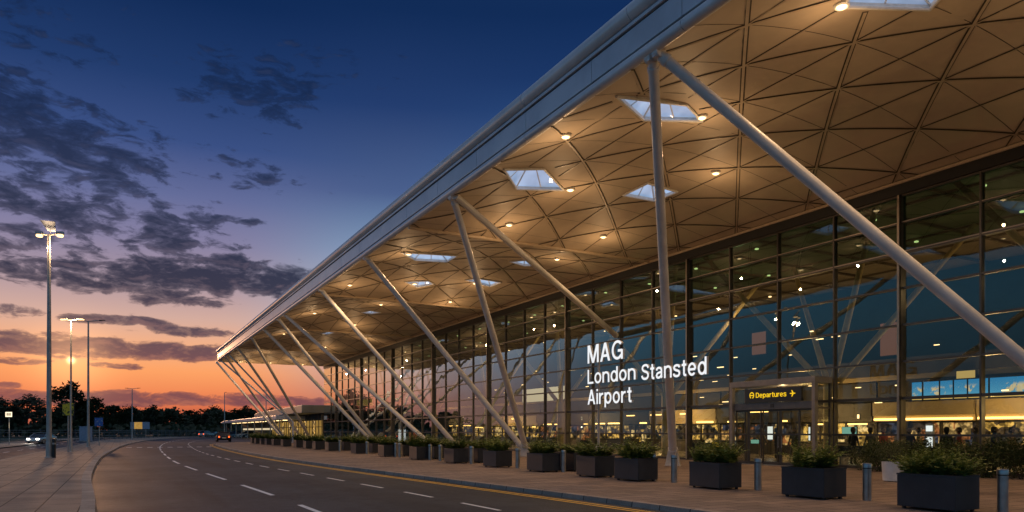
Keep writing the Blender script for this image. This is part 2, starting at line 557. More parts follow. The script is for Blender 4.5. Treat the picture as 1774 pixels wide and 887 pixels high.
def build_world():
    w = bpy.data.worlds.new('World')
    scene.world = w
    w.use_nodes = True
    w.node_tree.nodes.clear()
    t = T(w.node_tree)
    out = t.node('ShaderNodeOutputWorld')
    d = t.node('ShaderNodeTexCoord').outputs['Generated']
    sp = t.node('ShaderNodeSeparateXYZ', {0: d})
    x, y, z = sp.outputs
    el = t.m('ARCSINE', z)
    az = t.m('ARCTAN2', x, y)
    eld = t.m('DIVIDE', el, math.pi / 2)

    def st(lst):
        return [(max(0, e / 90.0), c) for e, c in lst]
    west = t.ramp(eld, st([(0, (.42, .10, .075)), (1.4, (.62, .13, .065)), (2.6, (.85, .23, .09)), (4.3, (.97, .36, .13)), (6.2, (.88, .43, .24)),
                           (8.0, (.66, .41, .34)), (10.5, (.40, .30, .36)), (13.5, (.235, .215, .36)), (16.5, (.125, .150, .32)), (20, (.040, .078, .230)),
                           (24, (.014, .043, .150)), (29, (.004, .022, .092)), (38, (.004, .018, .07)), (52, (.07, .11, .20)), (66, (.40, .48, .62)), (90, (.50, .60, .76))]))
    mid = t.ramp(eld, st([(0, (.28, .13, .12)), (2.5, (.38, .20, .18)), (5, (.40, .36, .40)), (7.5, (.42, .50, .60)), (11, (.36, .48, .62)), (14, (.20, .32, .48)), (18, (.068, .115, .265)), (24, (.016, .045, .155)),
                          (30, (.005, .024, .095)), (38, (.004, .018, .07)), (52, (.07, .11, .20)), (66, (.40, .48, .62)), (90, (.50, .60, .76))]))
    east = t.ramp(eld, st([(0, (.05, .10, .15)), (4, (.09, .21, .31)), (9, (.12, .34, .52)), (14, (.105, .31, .52)), (18, (.07, .20, .40)), (22, (.026, .075, .21)), (26, (.010, .036, .13)), (30, (.005, .024, .095)),
                           (38, (.012, .04, .12)), (52, (.07, .11, .20)), (66, (.40, .48, .62)), (90, (.50, .60, .76))]))
    daz = t.m('ABSOLUTE', t.m('SUBTRACT', az, SUN_AZ))
    daz = t.m('MINIMUM', daz, t.m('SUBTRACT', 2 * math.pi, daz))
    sky = t.mix(t.smooth(daz, R(9), R(24)), west, mid)
    sky = t.mix(t.smooth(daz, R(22), R(38)), sky, east)

    # clouds: broken fields, each with its own spread
    fields = [  # px cx, cy, rx, ry, strength
        (20, 215, 200, 105, .52), (225, 265, 130, 60, .44), (60, 335, 220, 60, .46), (190, 325, 90, 30, .42), (250, 395, 190, 60, .45),
        (90, 420, 160, 45, .40), (380, 478, 200, 42, .62), (130, 470, 240, 34, .56), (300, 510, 130, 25, .5),
        (440, 150, 130, 80, .40), (560, 120, 120, 60, .26), (440, 300, 100, 40, .36), (60, 45, 160, 60, .30), (235, 110, 60, 30, .25),
        (170, 604, 300, 20, .66), (40, 588, 160, 18, .55), (330, 574, 110, 12, .5), (200, 555, 110, 10, .5), (30, 540, 60, 14, .42),
        (210, 634, 60, 7, .5), (30, 625, 60, 9, .5), (130, 690, 330, 16, .62), (450, 694, 170, 12, .55), (400, 380, 60, 10, .36), (40, 668, 60, 6, .45)]
    cover = None
    for cx, cy, rx, ry, s in fields:
        a, e = azel(cx, cy)
        a2, _ = azel(cx + rx, cy)
        _, e2 = azel(cx, cy - ry)
        ra, re = abs(a2 - a), abs(e2 - e)
        u = t.m('DIVIDE', t.m('SUBTRACT', az, a), ra)
        v = t.m('DIVIDE', t.m('SUBTRACT', el, e), re)
        r2 = t.m('ADD', t.m('MULTIPLY', u, u), t.m('MULTIPLY', v, v))
        g = t.m('MULTIPLY', t.m('EXPONENT', t.m('MULTIPLY', t.m('MULTIPLY', r2, r2), -.8)), s)
        cover = g if cover is None else t.m('MAXIMUM', cover, g)
    # everywhere else: a thin scatter of cloud
    gen = t.noise(t.node('ShaderNodeCombineXYZ', {0: t.m('MULTIPLY', az, 2.2), 1: t.m('MULTIPLY', el, 7.0), 2: 3.3}).outputs[0], 1.0, 3)
    off = t.smooth(daz, R(22), R(45))
    cover = t.m('MAXIMUM', cover, t.m('MULTIPLY', t.m('MULTIPLY', t.smooth(gen, .5, .7), off), .38))
    qv = t.node('ShaderNodeCombineXYZ', {0: t.m('MULTIPLY', az, 25.0), 1: t.m('MULTIPLY', el, 66.0), 2: 1.7}).outputs[0]
    n = t.noise(qv, 1.0, 10, .60, .35)
    qv2 = t.node('ShaderNodeVectorMath', {0: qv, 1: (.05, -.42, 0)}, operation='ADD').outputs[0]
    nlow = t.noise(qv2, 1.0, 5, .56, .35)
    n = t.m('MULTIPLY_ADD', t.m('SUBTRACT', n, .5), 1.5, .5)
    nlow = t.m('MULTIPLY_ADD', t.m('SUBTRACT', nlow, .5), 1.5, .5)
    fl = t.noise(qv, 3.1, 6, .65, .5)
    sm_ = t.m('ADD', n, cover)
    dens = t.smooth(sm_, .77, .95)
    thick = t.smooth(t.m('MULTIPLY_ADD', t.m('SUBTRACT', fl, .5), .30, sm_), .80, 1.14)
    ccol = t.ramp(eld, st([(0, (.17, .055, .075)), (4, (.15, .06, .085)), (7, (.065, .046, .082)), (10, (.018, .024, .056)), (15, (.012, .022, .056)), (22, (.006, .016, .052)), (35, (.006, .016, .06)), (55, (.05, .07, .13)), (90, (.2, .25, .36))]))
    under = t.smooth(t.m('SUBTRACT', n, nlow), .02, .34)
    ucol = t.ramp(eld, st([(0, (.80, .22, .10)), (5, (.62, .24, .15)), (9, (.30, .19, .20)), (14, (.12, .11, .19)), (22, (.035, .05, .12)), (90, (.2, .25, .36))]))
    edge = t.mix(.38, ccol, sky)
    ccol = t.mix(thick, edge, ccol)
    ccol = t.mix(t.m('MULTIPLY', under, .34), ccol, ucol)
    low = t.ramp(eld, st([(0, (.92,) * 3), (12, (.95,) * 3), (24, (.8,) * 3), (32, (.55,) * 3), (90, (.4,) * 3)]))
    sky = t.mix(t.m('MULTIPLY', dens, low), sky, ccol)
    # the setting sun, half veiled
    su = t.m('DIVIDE', t.m('SUBTRACT', az, SUN_AZ), R(1.0))
    sv = t.m('DIVIDE', t.m('SUBTRACT', el, SUN_EL), R(1.0))
    r2 = t.m('ADD', t.m('MULTIPLY', su, su), t.m('MULTIPLY', sv, sv))
    core = t.m('MULTIPLY', t.m('EXPONENT', t.m('MULTIPLY', r2, -26.0)), 4.0)
    halo = t.m('MULTIPLY', t.m('EXPONENT', t.m('MULTIPLY', r2, -.22)), .42)
    glow = t.m('ADD', core, halo)
    gc = t.node('ShaderNodeVectorMath', {0: (1.0, .50, .20), 'Scale': glow}, operation='SCALE').outputs[0]
    sky = t.mix(1.0, sky, gc, 'ADD')
    ni = t.node('ShaderNodeTexSky', sky_type='NISHITA', sun_disc=False, sun_elevation=max(R(2.5), SUN_EL * .5), sun_rotation=SUN_AZ)
    bg1 = t.node('ShaderNodeBackground', {'Color': sky, 'Strength': 1.0})
    bg2 = t.node('ShaderNodeBackground', {'Color': ni.outputs[0], 'Strength': .0008})
    add = t.node('ShaderNodeAddShader', {0: bg1.outputs[0], 1: bg2.outputs[0]})
    t.l.new(add.outputs[0], out.inputs[0])

    sl = bpy.data.lights.new('low_sun', 'SUN')
    sl.energy = .5
    sl.angle = R(1.5)
    sl.color = (1.0, .50, .24)
    so = bpy.data.objects.new('low_sun', sl)
    COL.objects.link(so)
    dirv = Vector((math.sin(SUN_AZ) * math.cos(SUN_EL), math.cos(SUN_AZ) * math.cos(SUN_EL), math.sin(SUN_EL)))
    so.rotation_euler = (-dirv).to_track_quat('-Z', 'Y').to_euler()
    so.location = dirv * 300


build_world()


def light(name, kind, loc, energy, col, radius=.1, target=None, spot=None, blend=.8):
    l = bpy.data.lights.new(name, kind)
    l.energy = energy
    l.color = col
    if kind in ('POINT', 'SPOT'):
        l.shadow_soft_size = radius
    if kind == 'SPOT':
        l.spot_size = R(spot or 90)
        l.spot_blend = blend
    if kind == 'AREA':
        l.shape = 'RECTANGLE'
        l.size, l.size_y = radius
    o = bpy.data.objects.new(name, l)
    COL.objects.link(o)
    o.location = loc
    if target is not None:
        o.rotation_euler = (Vector(target) - Vector(loc)).to_track_quat('-Z', 'Y').to_euler()
    return o


WARM = (1.0, .62, .31)

# ------------------------------------------------------------------ ground and roads


def cr(pts, n=8):
    """Catmull-Rom through (u, v) points"""
    out = []
    P = [pts[0]] + list(pts) + [pts[-1]]
    for i in range(1, len(P) - 2):
        p0, p1, p2, p3 = P[i - 1], P[i], P[i + 1], P[i + 2]
        for k in range(n):
            t = k / n
            out.append(tuple(.5 * ((2 * p1[j]) + (-p0[j] + p2[j]) * t + (2 * p0[j] - 5 * p1[j] + 4 * p2[j] - p3[j]) * t * t
                                   + (-p0[j] + 3 * p1[j] - 3 * p2[j] + p3[j]) * t ** 3) for j in (0, 1)))
    out.append(tuple(pts[-1]))
    return out


RK = cr([(-30, 11.1), (0, 10.75), (13, 10.35), (22, 9.75), (34, 8.95), (47, 8.45), (67, 8.7), (85, 9.5), (97, 10.5), (103.5, 12.2), (107, 15.2), (108.5, 19), (109, 26), (109.5, 40), (110, 75)])
LK = cr([(-30, .2), (0, -.2), (18, -.45), (32, -.93), (52, -1.0), (70, -.5), (86, .06), (104, 1.1), (120, 2.4), (145, 5.0), (170, 9.0), (195, 16.0), (212, 28.0), (222, 48), (228, 80)])


def v_at(poly, u):
    for (a, b), (c, d) in zip(poly, poly[1:]):
        if a <= u <= c:
            return b + (d - b) * (u - a) / max(1e-6, c - a)
    return poly[-1][1]


def offset(poly, d):
    """shift a (u, v) line sideways by d metres towards +v at its start"""
    out = []
    for i, p in enumerate(poly):
        a, b = poly[max(i - 1, 0)], poly[min(i + 1, len(poly) - 1)]
        tu, tv = b[0] - a[0], b[1] - a[1]
        L = math.hypot(tu, tv) or 1
        out.append((p[0] - tv / L * d, p[1] + tu / L * d))
    return out


def strip(mb, line, d0, d1, z, mi=0, z1=None):
    A, B = offset(line, d0), offset(line, d1)
    vs = []
    for (u0, v0), (u1, v1) in zip(A, B):
        vs += [(v0, u0, z), (v1, u1, z if z1 is None else z1)]
    mb.add(vs, [(2 * i, 2 * i + 1, 2 * i + 3, 2 * i + 2) for i in range(len(line) - 1)], mi)


def ribbon(mb, A, B, za, zb, mi=0):
    vs = []
    for (u0, v0), (u1, v1) in zip(A, B):
        vs += [(v0, u0, za), (v1, u1, zb)]
    mb.add(vs, [(2 * i, 2 * i + 1, 2 * i + 3, 2 * i + 2) for i in range(len(A) - 1)], mi)


ground = MB()
N = 40
g0, g1 = -900.0, 1500.0
ground.add([(g0, g0, -.03), (g1, g0, -.03), (g1, g1, -.03), (g0, g1, -.03)], [(0, 1, 2, 3)])
struct('ground', ground, M['ground'])

road = MB()
right_edge = [(p[0], p[1] + .5) for p in RK]
poly = [(v + .0, u) for u, v in offset(LK, -.05)]
rp = [(p[1] + .8, p[0]) for p in RK]
far = [(80, 226), (80, 112)]
tri = [(x, y) for x, y in poly] + [(80, 112)] + list(reversed(rp))
bm = bmesh.new()
vs = [bm.verts.new((x, y, 0)) for x, y in tri]
es = [bm.edges.new((vs[i], vs[(i + 1) % len(vs)])) for i in range(len(vs))]
bmesh.ops.triangle_fill(bm, use_beauty=True, use_dissolve=False, edges=es)
me = bpy.data.meshes.new('road')
bm.normal_update()
for f in bm.faces:
    if f.normal.z < 0:
        f.normal_flip()
bm.to_mesh(me)
bm.free()
me.materials.append(M['asphalt'])
struct('road', me, None)

# forecourt slab with kerb
kerbR = offset(RK, .16)
fore = MB()
inner = [(p[0], 62.0) for p in kerbR if p[0] < 108.4]
pts = [p for p in kerbR if p[0] < 108.4]
ribbon(fore, pts, inner, .122, .122)
struct('forecourt_pavement', fore, M['paving'])
kb = MB()
ribbon(kb, RK, offset(RK, .02), 0.0, .115)
ribbon(kb, offset(RK, .02), kerbR, .115, .124)
struct('forecourt_kerb', kb, M['kerb'])
pv2 = MB()  # pavement beyond the corner, in front of the far wing
pv2.box(21, 70, 108.2, 112.0, .05, .12)

# island footway
LI = offset(LK, -.3)
IL = [(p[0], p[1] - (4.35 if p[0] < 95 else 4.35 + (p[0] - 95) * .05)) for p in LI]
isl = MB()
cut = [i for i, p in enumerate(LI) if p[0] < 214]
ribbon(isl, [IL[i] for i in cut], [LI[i] for i in cut], .122, .122)
struct('footway', isl, M['flags'])
kb = MB()
ribbon(kb, LI, offset(LK, -.02), .124, .115)
ribbon(kb, offset(LK, -.02), LK, .115, 0.0)
struct('footway_kerb', kb, M['kerb'])
kb = MB()
IL2 = [(u, v - .25) for u, v in IL]
ribbon(kb, IL2, IL, .112, .124)
ribbon(kb, [(u, v - .02) for u, v in IL2], IL2, 0.0, .112)
struct('side_kerb', kb, M['kerb'])
sr = MB()
SR = [(u, v - 5.3 - max(0, u - 120) * .02) for u, v in IL2]
ribbon(sr, SR, IL2, .004, .004)
struct('side_road', sr, M['asphalt'])
sp_ = MB()
ribbon(sp_, [(u, v - .15) for u, v in SR], SR, .11, .10)
ribbon(sp_, [(u, v - 5.0) for u, v in SR], [(u, v - .15) for u, v in SR], .114, .11)
struct('side_pavement', sp_, M['flags'])

# road markings
mk = MB()


def dash(line, u0, u1, w, z=.005):
    seg = []
    n = max(2, int((u1 - u0) / 1.0) + 1)
    for i in range(n):
        u = u0 + (u1 - u0) * i / (n - 1)
        seg.append((u, v_at(line, u)))
    strip(mk, seg, -w / 2, w / 2, z)


L1 = [(u, v + (3.95 if u < 60 else 3.75)) for u, v in LK]
L2 = [(u, v + (7.55 if u < 30 else 7.1 if u < 60 else 6.6)) for u, v in LK]
L1 = cr([(-30, 4.1), (0, 3.85), (15, 3.75), (22, 3.55), (34, 3.0), (45, 2.7), (60, 2.9), (75, 3.3), (90, 4.0), (110, 5.4), (130, 7.6), (160, 12.0), (185, 19), (203, 32), (214, 52)])
L2 = cr([(-30, 7.7), (0, 7.5), (16, 7.25), (29, 6.6), (40, 6.0), (55, 5.7), (70, 6.0), (90, 7.0), (105, 8.0), (120, 9.6), (140, 12.5), (165, 18), (185, 26), (196, 40)])
u = -8.6
while u < 190:
    dash(L1, u, u + 4.3, .13)
    u += 7.2
u = -7.6
while u < 170:
    dash(L2, u, u + 1.9, .11)
    u += 3.6
# give-way marks across the road
for k in range(9):
    x = v_at(LK, 84) + .6 + k * .95
    mk.add([(x, 83.2, .005), (x + .5, 83.2, .005), (x + .5, 84.6, .005), (x, 84.6, .005)], [(0, 1, 2, 3)])
struct('road_markings', mk, M['white_line'])
ym = MB()
yl = [p for p in RK if p[0] < 109.2]
strip(ym, yl, -.43, -.32, .005)
strip(ym, yl, -.65, -.54, .005)
struct('yellow_lines', ym, M['yellow_line'])
sm = MB()
mk = sm
SC = [((a[0] + b[0]) / 2, (a[1] + b[1]) / 2) for a, b in zip(SR, IL2)]
u = 20
while u < 150:
    dash(SC, u, u + 3, .12, .009)
    u += 7
struct('side_road_markings', sm, M['white_line'])

# ------------------------------------------------------------------ terminal building
VE, VW = 12.62, 28.0
Z0 = 11.9
SHELLS = [(-26.0, -5.5), (-5.5, 34.0), (34.0, 53.75), (53.75, 73.5), (73.5, 93.25), (93.25, 113.0)]
U_END = 113.0


def roof_z(x, y):
    for a, b in SHELLS:
        if a <= y <= b:
            tu = (2 * y - a - b) / (b - a)
            p = 4 if b - a > 30 else 2.4
            fu = 1 - abs(tu) ** p
            rise = 1.2 if b - a > 30 else 1.1
            break
    else:
        return Z0
    tv = (2 * x - VE - VW) / (VW - VE)
    tv = max(-1, min(1, tv))
    return Z0 + rise * fu * (1 - tv * tv)


def on_roof(px, py):
    z = 12.5
    for _ in range(30):
        p = at_z(px, py, z)
        z = .5 * z + .5 * roof_z(p.x, p.y)
    return p


terminal = thing('terminal_building', 'long airport terminal with glass curtain wall under a deep lattice canopy on slanted struts', 'terminal', (VW, 45.0, 0))
TB = terminal

SP = 3.05                               # lattice cell
node0 = on_roof(1452, 153)
QA = 1 / math.sqrt(2)


def to_ab(x, y):
    dx, dy = x - node0.x, y - node0.y
    return (dx + dy) * QA, (dy - dx) * QA


def from_ab(a, b):
    return node0.x + (a - b) * QA, node0.y + (a + b) * QA


sky_quads_px = [
    [(873, 292), (942, 291), (977, 328), (895, 326)], [(1079, 337), (1122, 316), (1174, 331), (1133, 347)],
    [(1068, 165), (1190, 180), (1217, 208), (1115, 206)], [(1453, 9), (1500, -30), (1650, -30), (1611, 14)],
    [(695, 436), (793, 442), (774, 453), (719, 450)], [(701, 487), (742, 485.5), (752, 491), (723, 497)],
    [(806, 484), (828, 481.5), (869, 488), (849, 495.5)], [(883, 452), (917, 449), (934, 459), (908, 459.5)],
    [(626, 540.5), (642, 537.5), (660, 540.5), (643, 543)], [(555, 577), (570, 574), (582, 574.5), (568, 578.5)]]
SKY = []
for qd in sky_quads_px:
    P = [on_roof(px, py) for px, py in qd]
    P = [(min(max(p.x, VE + .5), VW - .4), p.y) for p in P]
    ar = sum(P[i][0] * P[(i + 1) % 4][1] - P[(i + 1) % 4][0] * P[i][1] for i in range(4))
    SKY.append(P if ar > 0 else P[::-1])


def inside(P, x, y, grow=0.0):
    for i in range(4):
        (x0, y0), (x1, y1) = P[i], P[(i + 1) % 4]
        L = math.hypot(x1 - x0, y1 - y0) or 1
        if ((x1 - x0) * (y - y0) - (y1 - y0) * (x - x0)) / L < -grow:
            return False
    return True


def in_sky(x, y):
    return any(inside(P, x, y, .03) for P in SKY)


def strip3(mb, pts, w, drop):
    """a flat band of width w under the shell along pts (x, y)"""
    vs = []
    for i, (x, y) in enumerate(pts):
        ax, ay = pts[max(i - 1, 0)]
        bx, by = pts[min(i + 1, len(pts) - 1)]
        tx, ty = bx - ax, by - ay
        L = math.hypot(tx, ty) or 1
        nx, ny = -ty / L * w / 2, tx / L * w / 2
        z = roof_z(x, y) - drop
        vs += [(x + nx, y + ny, z), (x - nx, y - ny, z)]
    mb.add(vs, [(2 * i, 2 * i + 1, 2 * i + 3, 2 * i + 2) for i in range(len(pts) - 1)])


def clip_line(p, d, a, b):
    """param range of the line p + t d inside VE..VW x a..b"""
    lo, hi = -1e9, 1e9
    for o, v, mn, mx in ((p[0], d[0], VE + .02, VW - .02), (p[1], d[1], a + .05, b - .05)):
        if abs(v) < 1e-9:
            if not mn <= o <= mx:
                return None
            continue
        t0, t1 = (mn - o) / v, (mx - o) / v
        lo, hi = max(lo, min(t0, t1)), min(hi, max(t0, t1))
    return (lo, hi) if hi - lo > .3 else None


for si, (a, b) in enumerate(SHELLS):
    # panels
    bm = bmesh.new()
    cs = [to_ab(x, y) for x in (VE, VW) for y in (a, b)]
    A0, A1 = math.floor(min(c[0] for c in cs) / SP), math.ceil(max(c[0] for c in cs) / SP)
    B0, B1 = math.floor(min(c[1] for c in cs) / SP), math.ceil(max(c[1] for c in cs) / SP)
    K = 3
    cache = {}

    def vert(i, j):
        k = (i, j)
        if k not in cache:
            x, y = from_ab(i * SP / K, j * SP / K)
            cache[k] = bm.verts.new((x, y, 0))
        return cache[k]
    for i in range(A0 * K, A1 * K):
        for j in range(B0 * K, B1 * K):
            x, y = from_ab((i + .5) * SP / K, (j + .5) * SP / K)
            if not (VE - 1 < x < VW + 1 and a - 1 < y < b + 1):
                continue
            bm.faces.new((vert(i, j), vert(i, j + 1), vert(i + 1, j + 1), vert(i + 1, j)))
    for co, no in (((VE, 0, 0), (-1, 0, 0)), ((VW, 0, 0), (1, 0, 0)), ((0, a, 0), (0, -1, 0)), ((0, b, 0), (0, 1, 0))):
        bmesh.ops.bisect_plane(bm, geom=bm.verts[:] + bm.edges[:] + bm.faces[:], plane_co=co, plane_no=no, clear_outer=True)
    for P in SKY:
        cx_, cy_ = sum(p[0] for p in P) / 4, sum(p[1] for p in P) / 4
        if not a - 2 < cy_ < b + 2:
            continue
        rad = max(math.hypot(p[0] - cx_, p[1] - cy_) for p in P) + 1.2
        for q in range(4):
            (x0, y0), (x1, y1) = P[q], P[(q + 1) % 4]
            fs = [f for f in bm.faces if math.hypot(f.calc_center_median().x - cx_, f.calc_center_median().y - cy_) < rad]
            gm = fs + list({e for f in fs for e in f.edges}) + list({v for f in fs for v in f.verts})
            bmesh.ops.bisect_plane(bm, geom=gm, plane_co=(x0, y0, 0), plane_no=(y1 - y0, x0 - x1, 0))
        kill = [f for f in bm.faces if inside(P, f.calc_center_median().x, f.calc_center_median().y)]
        bmesh.ops.delete(bm, geom=kill, context='FACES')
    for v in bm.verts:
        v.co.z = roof_z(v.co.x, min(max(v.co.y, a + 1e-4), b - 1e-4))
        v.co -= Vector(TB.location)
    bmesh.ops.remove_doubles(bm, verts=bm.verts[:], dist=1e-4)
    bm.normal_update()
    for f in bm.faces:
        if f.normal.z > 0:
            f.normal_flip()
        f.smooth = True
    me = bpy.data.meshes.new('canopy_shell')
    bm.to_mesh(me)
    bm.free()
    me.materials.append(M['ceiling'])
    shell = obj('canopy_shell', me, None, TB)
    # ribs
    dk, lt, thin = MB(), MB(), MB()
    rng = range(min(A0, B0) - 12, max(A1, B1) + 13)

    def run(p, d, wide, seams=True):
        r = clip_line(p, d, a, b)
        if not r:
            return
        n = max(2, int((r[1] - r[0]) / .4) + 1)
        seg = []
        for q in range(n):
            tt = r[0] + (r[1] - r[0]) * q / (n - 1)
            x, y = p[0] + d[0] * tt, p[1] + d[1] * tt
            if in_sky(x, y):
                if len(seg) > 1:
                    yield seg
                seg = []
            else:
                seg.append((x, y))
        if len(seg) > 1:
            yield seg
    for k in rng:
        for p, d in ((from_ab(k * SP, 0), (-QA, QA)), (from_ab(0, k * SP), (QA, QA))):
            for seg in run(p, d, 2):
                strip3(dk, seg, .16, .012)
                strip3(lt, seg, .085, .04)
    for k in range(-40, 41):
        x = node0.x + k * SP * QA
        for seg in run((x, 0), (0, 1), 1):
            strip3(dk, seg, .105, .010)
            strip3(lt, seg, .055, .032)
        y = node0.y + k * SP * QA
        for seg in run((0, y), (1, 0), 1):
            strip3(thin, seg, .025, .008)
    obj('rib_joint', dk, M['rib_dark'], shell, world=True)
    obj('rib', lt, M['rib'], shell, world=True)
    if thin.v:
        obj('panel_joint', thin, M['rib_dark'], shell, world=True)
    # the seam arch at the shell's far end
    sm = MB()
    pth = [(x, b, Z0 - .02) for x in np.linspace(VE, VW, 12)]
    sm.path(pth, .11, 8)
    obj('seam_beam', sm, M['rib'], shell, world=True, smooth=True)

# rooflights
for P in SKY:
    c = (sum(p[0] for p in P) / 4, sum(p[1] for p in P) / 4)
    top = Vector((c[0], c[1], roof_z(*c) + .95))
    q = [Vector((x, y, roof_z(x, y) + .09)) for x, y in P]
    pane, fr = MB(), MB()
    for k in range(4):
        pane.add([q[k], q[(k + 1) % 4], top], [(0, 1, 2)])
        fr.tube(q[k], top, .05, n=6)
        fr.tube((q[k] + q[(k + 1) % 4]) / 2, top, .03, n=6)
        lo0, lo1 = q[k] - Vector((0, 0, .13)), q[(k + 1) % 4] - Vector((0, 0, .13))
        fr.add([lo0, lo1, q[(k + 1) % 4], q[k]], [(0, 1, 2, 3)])
        fr.tube(lo0, lo1, .05, n=6)
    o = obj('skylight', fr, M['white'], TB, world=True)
    obj('skylight_glow_glass', pane, M['rooflight'], o, world=True)

# fascia: lower tube, band, strip, upper tube, all along the edge
fz = Z0 + .0


def long_box(nm, x0, x1, z0, z1, mat, ya=-26.0, yb=U_END):
    mb = MB()
    mb.box(x0, x1, ya, yb, z0, z1)
    return obj(nm, mb, mat, TB, world=True, bevel=.01)


fas = MB()
y = -26.0
while y < U_END - .1:
    y2 = min(y + 4.0, U_END)
    fas.box(VE - .12, VE - .04, y + .012, y2 - .012, fz + .36, fz + 1.02)
    y = y2
fascia = obj('fascia', fas, M['fascia'], TB, world=True, bevel=.012)
mb = MB()
mb.box(VE - .04, VE + .12, -26, U_END, fz + .05, fz + 1.45)
obj('shadow_gap', mb, M['gap'], fascia, world=True)
mb = MB()
mb.box(VE - .17, VE - .06, -26, U_END, fz + 1.08, fz + 1.18)
obj('edge_strip', mb, M['tube'], fascia, world=True, bevel=.01)
for nm, r, z, x in (('lower_edge_tube', .17, .17, VE + .0), ('upper_edge_tube', .27, 1.47, VE - .06)):
    mb = MB()
    y = -26.0
    L = 8.0 if r < .2 else 6.0
    while y < U_END:
        y2 = min(y + L, U_END)
        mb.tube((x, y + .012, fz + z), (x, y2 - .012, fz + z), r, n=20)
        y = y2
    mb.tube((x, -26, fz + z), (x, U_END, fz + z), r - .02, n=12)
    obj(nm, mb, M['tube'], fascia, world=True, smooth=True)
# end verge of the canopy
mb = MB()
mb.tube((VE, U_END, fz + .17), (VW + 20, U_END, fz + .17), .17, n=14)
mb.box(VE - .1, VW + 20, U_END - .1, U_END + .04, fz + .3, fz + 1.5)
obj('end_verge', mb, M['tube'], fascia, world=True, smooth=True)
# roof deck
mb = MB()
mb.box(VW - .2, 62, -26, U_END - .12, fz + 1.2, fz + 1.45)
mb.add([(VE + .13, -26, fz + 1.45), (VE + .13, U_END - .12, fz + 1.45), (VE + .13, U_END - .12, fz + 1.40), (VE + .13, -26, fz + 1.40)], [(0, 1, 2, 3)])
obj('roof_deck', mb, M['roof'], TB, world=True)
# canopy outer skin above the shells, open where the rooflights stand
bm = bmesh.new()
for k in range(-26 * 2, int(U_END * 2)):
    for h in range(int((VW - VE) * 2) + 1):
        x0, y0 = VE + .13 + h * .5, k * .5
        if x0 + .5 > VW + .3:
            continue
        cx_, cy_ = x0 + .25, y0 + .25
        if any(inside(P, cx_, cy_, .45) for P in SKY):
            continue
        q = [bm.verts.new((X - TB.location.x, Y - TB.location.y, roof_z(X, Y) + .22 + 1.0 * max(0, 1 - (X - VE) / 2.5))) for X, Y in ((x0, y0), (x0 + .5, y0), (x0 + .5, y0 + .5), (x0, y0 + .5))]
        bm.faces.new(q)
bmesh.ops.remove_doubles(bm, verts=bm.verts[:], dist=1e-3)
me = bpy.data.meshes.new('canopy_outer_skin')
bm.to_mesh(me)
bm.free()
me.materials.append(M['roof'])
obj('canopy_outer_skin', me, None, TB)

# curtain wall bays
BAY = 3.12
WALL0 = 18.27 - 4 * BAY
nb = int((U_END - WALL0) / BAY)
ROWS = [.14, 1.57, 3.07, 4.56, 6.05, 7.55, 9.0, 10.2, 11.3]
mull_u = [WALL0 + i * BAY for i in range(nb + 1)]
for i in range(nb):
    a, b = mull_u[i], mull_u[i + 1] if i < nb - 1 else U_END
    g = MB()
    for r in range(len(ROWS) - 1):
        z0, z1 = ROWS[r], ROWS[r + 1]
        halves = ((a, b),)
        for (p, q) in halves:
            t1, t2 = random.gauss(0, .006), random.gauss(0, .006)
            g.add([(VW - t1, p, z0), (VW + t1, q, z0), (VW + t2 * .6 + t1, q, z1), (VW + t2 * .6 - t1, p, z1)], [(0, 1, 2, 3)], 1 if r >= 6 else 0)
    bay = obj('window_bay', g, [M['glass'], M['spandrel']], TB, world=True)
    fr = MB()
    main = (i % 4 == 0)
    w = .15 if main else .075
    fr.box(VW - (.16 if main else .10), VW + .16, a - w / 2, a + w / 2, .12, 11.32)
    if main:
        fr.box(VW - .22, VW - .18, a - .06, a + .06, .12, 11.32)
    if False:
        m_ = (a + b) / 2
        fr.box(VW - .05, VW + .08, m_ - .025, m_ + .025, .14, 11.3)
    for r, z in enumerate(ROWS):
        h = .08 if r not in (2, 6) else .12
        fr.box(VW - .085, VW + .10, a + w / 2 + .002, b - .04, z - h / 2, z + h / 2)
    obj('frame', fr, M['mullion'], bay, world=True)
    if main:
        hl = MB()
        hl.box(VW - .24, VW - .222, a - .045, a + .045, .16, 11.3)
        obj('mullion_trim', hl, M['mullion_light'], bay, world=True)
    hl = MB()
    for z in (9.0, 10.2):
        hl.box(VW - .105, VW - .087, a + w / 2 + .01, b - .05, z + .005, z + .04)
    obj('transom_trim', hl, M['mullion_light'], bay, world=True)
mb = MB()
mb.box(VW - .12, VW + .3, WALL0, U_END, 11.36, 11.98)
fz_ = obj('frieze', mb, M['black'], TB, world=True)
mb = MB()
mb.tube((VW - .16, WALL0, 11.84), (VW - .16, U_END, 11.84), .07, n=8)
obj('frieze_trim', mb, M['rib'], fz_, world=True, smooth=True)
mb = MB()
mb.box(VW - .10, VW + .2, WALL0, U_END, .12, .16)
mb.box(VW - .14, VW - .06, WALL0, U_END, .12, .24)
obj('wall_base', mb, M['mullion'], TB, world=True)

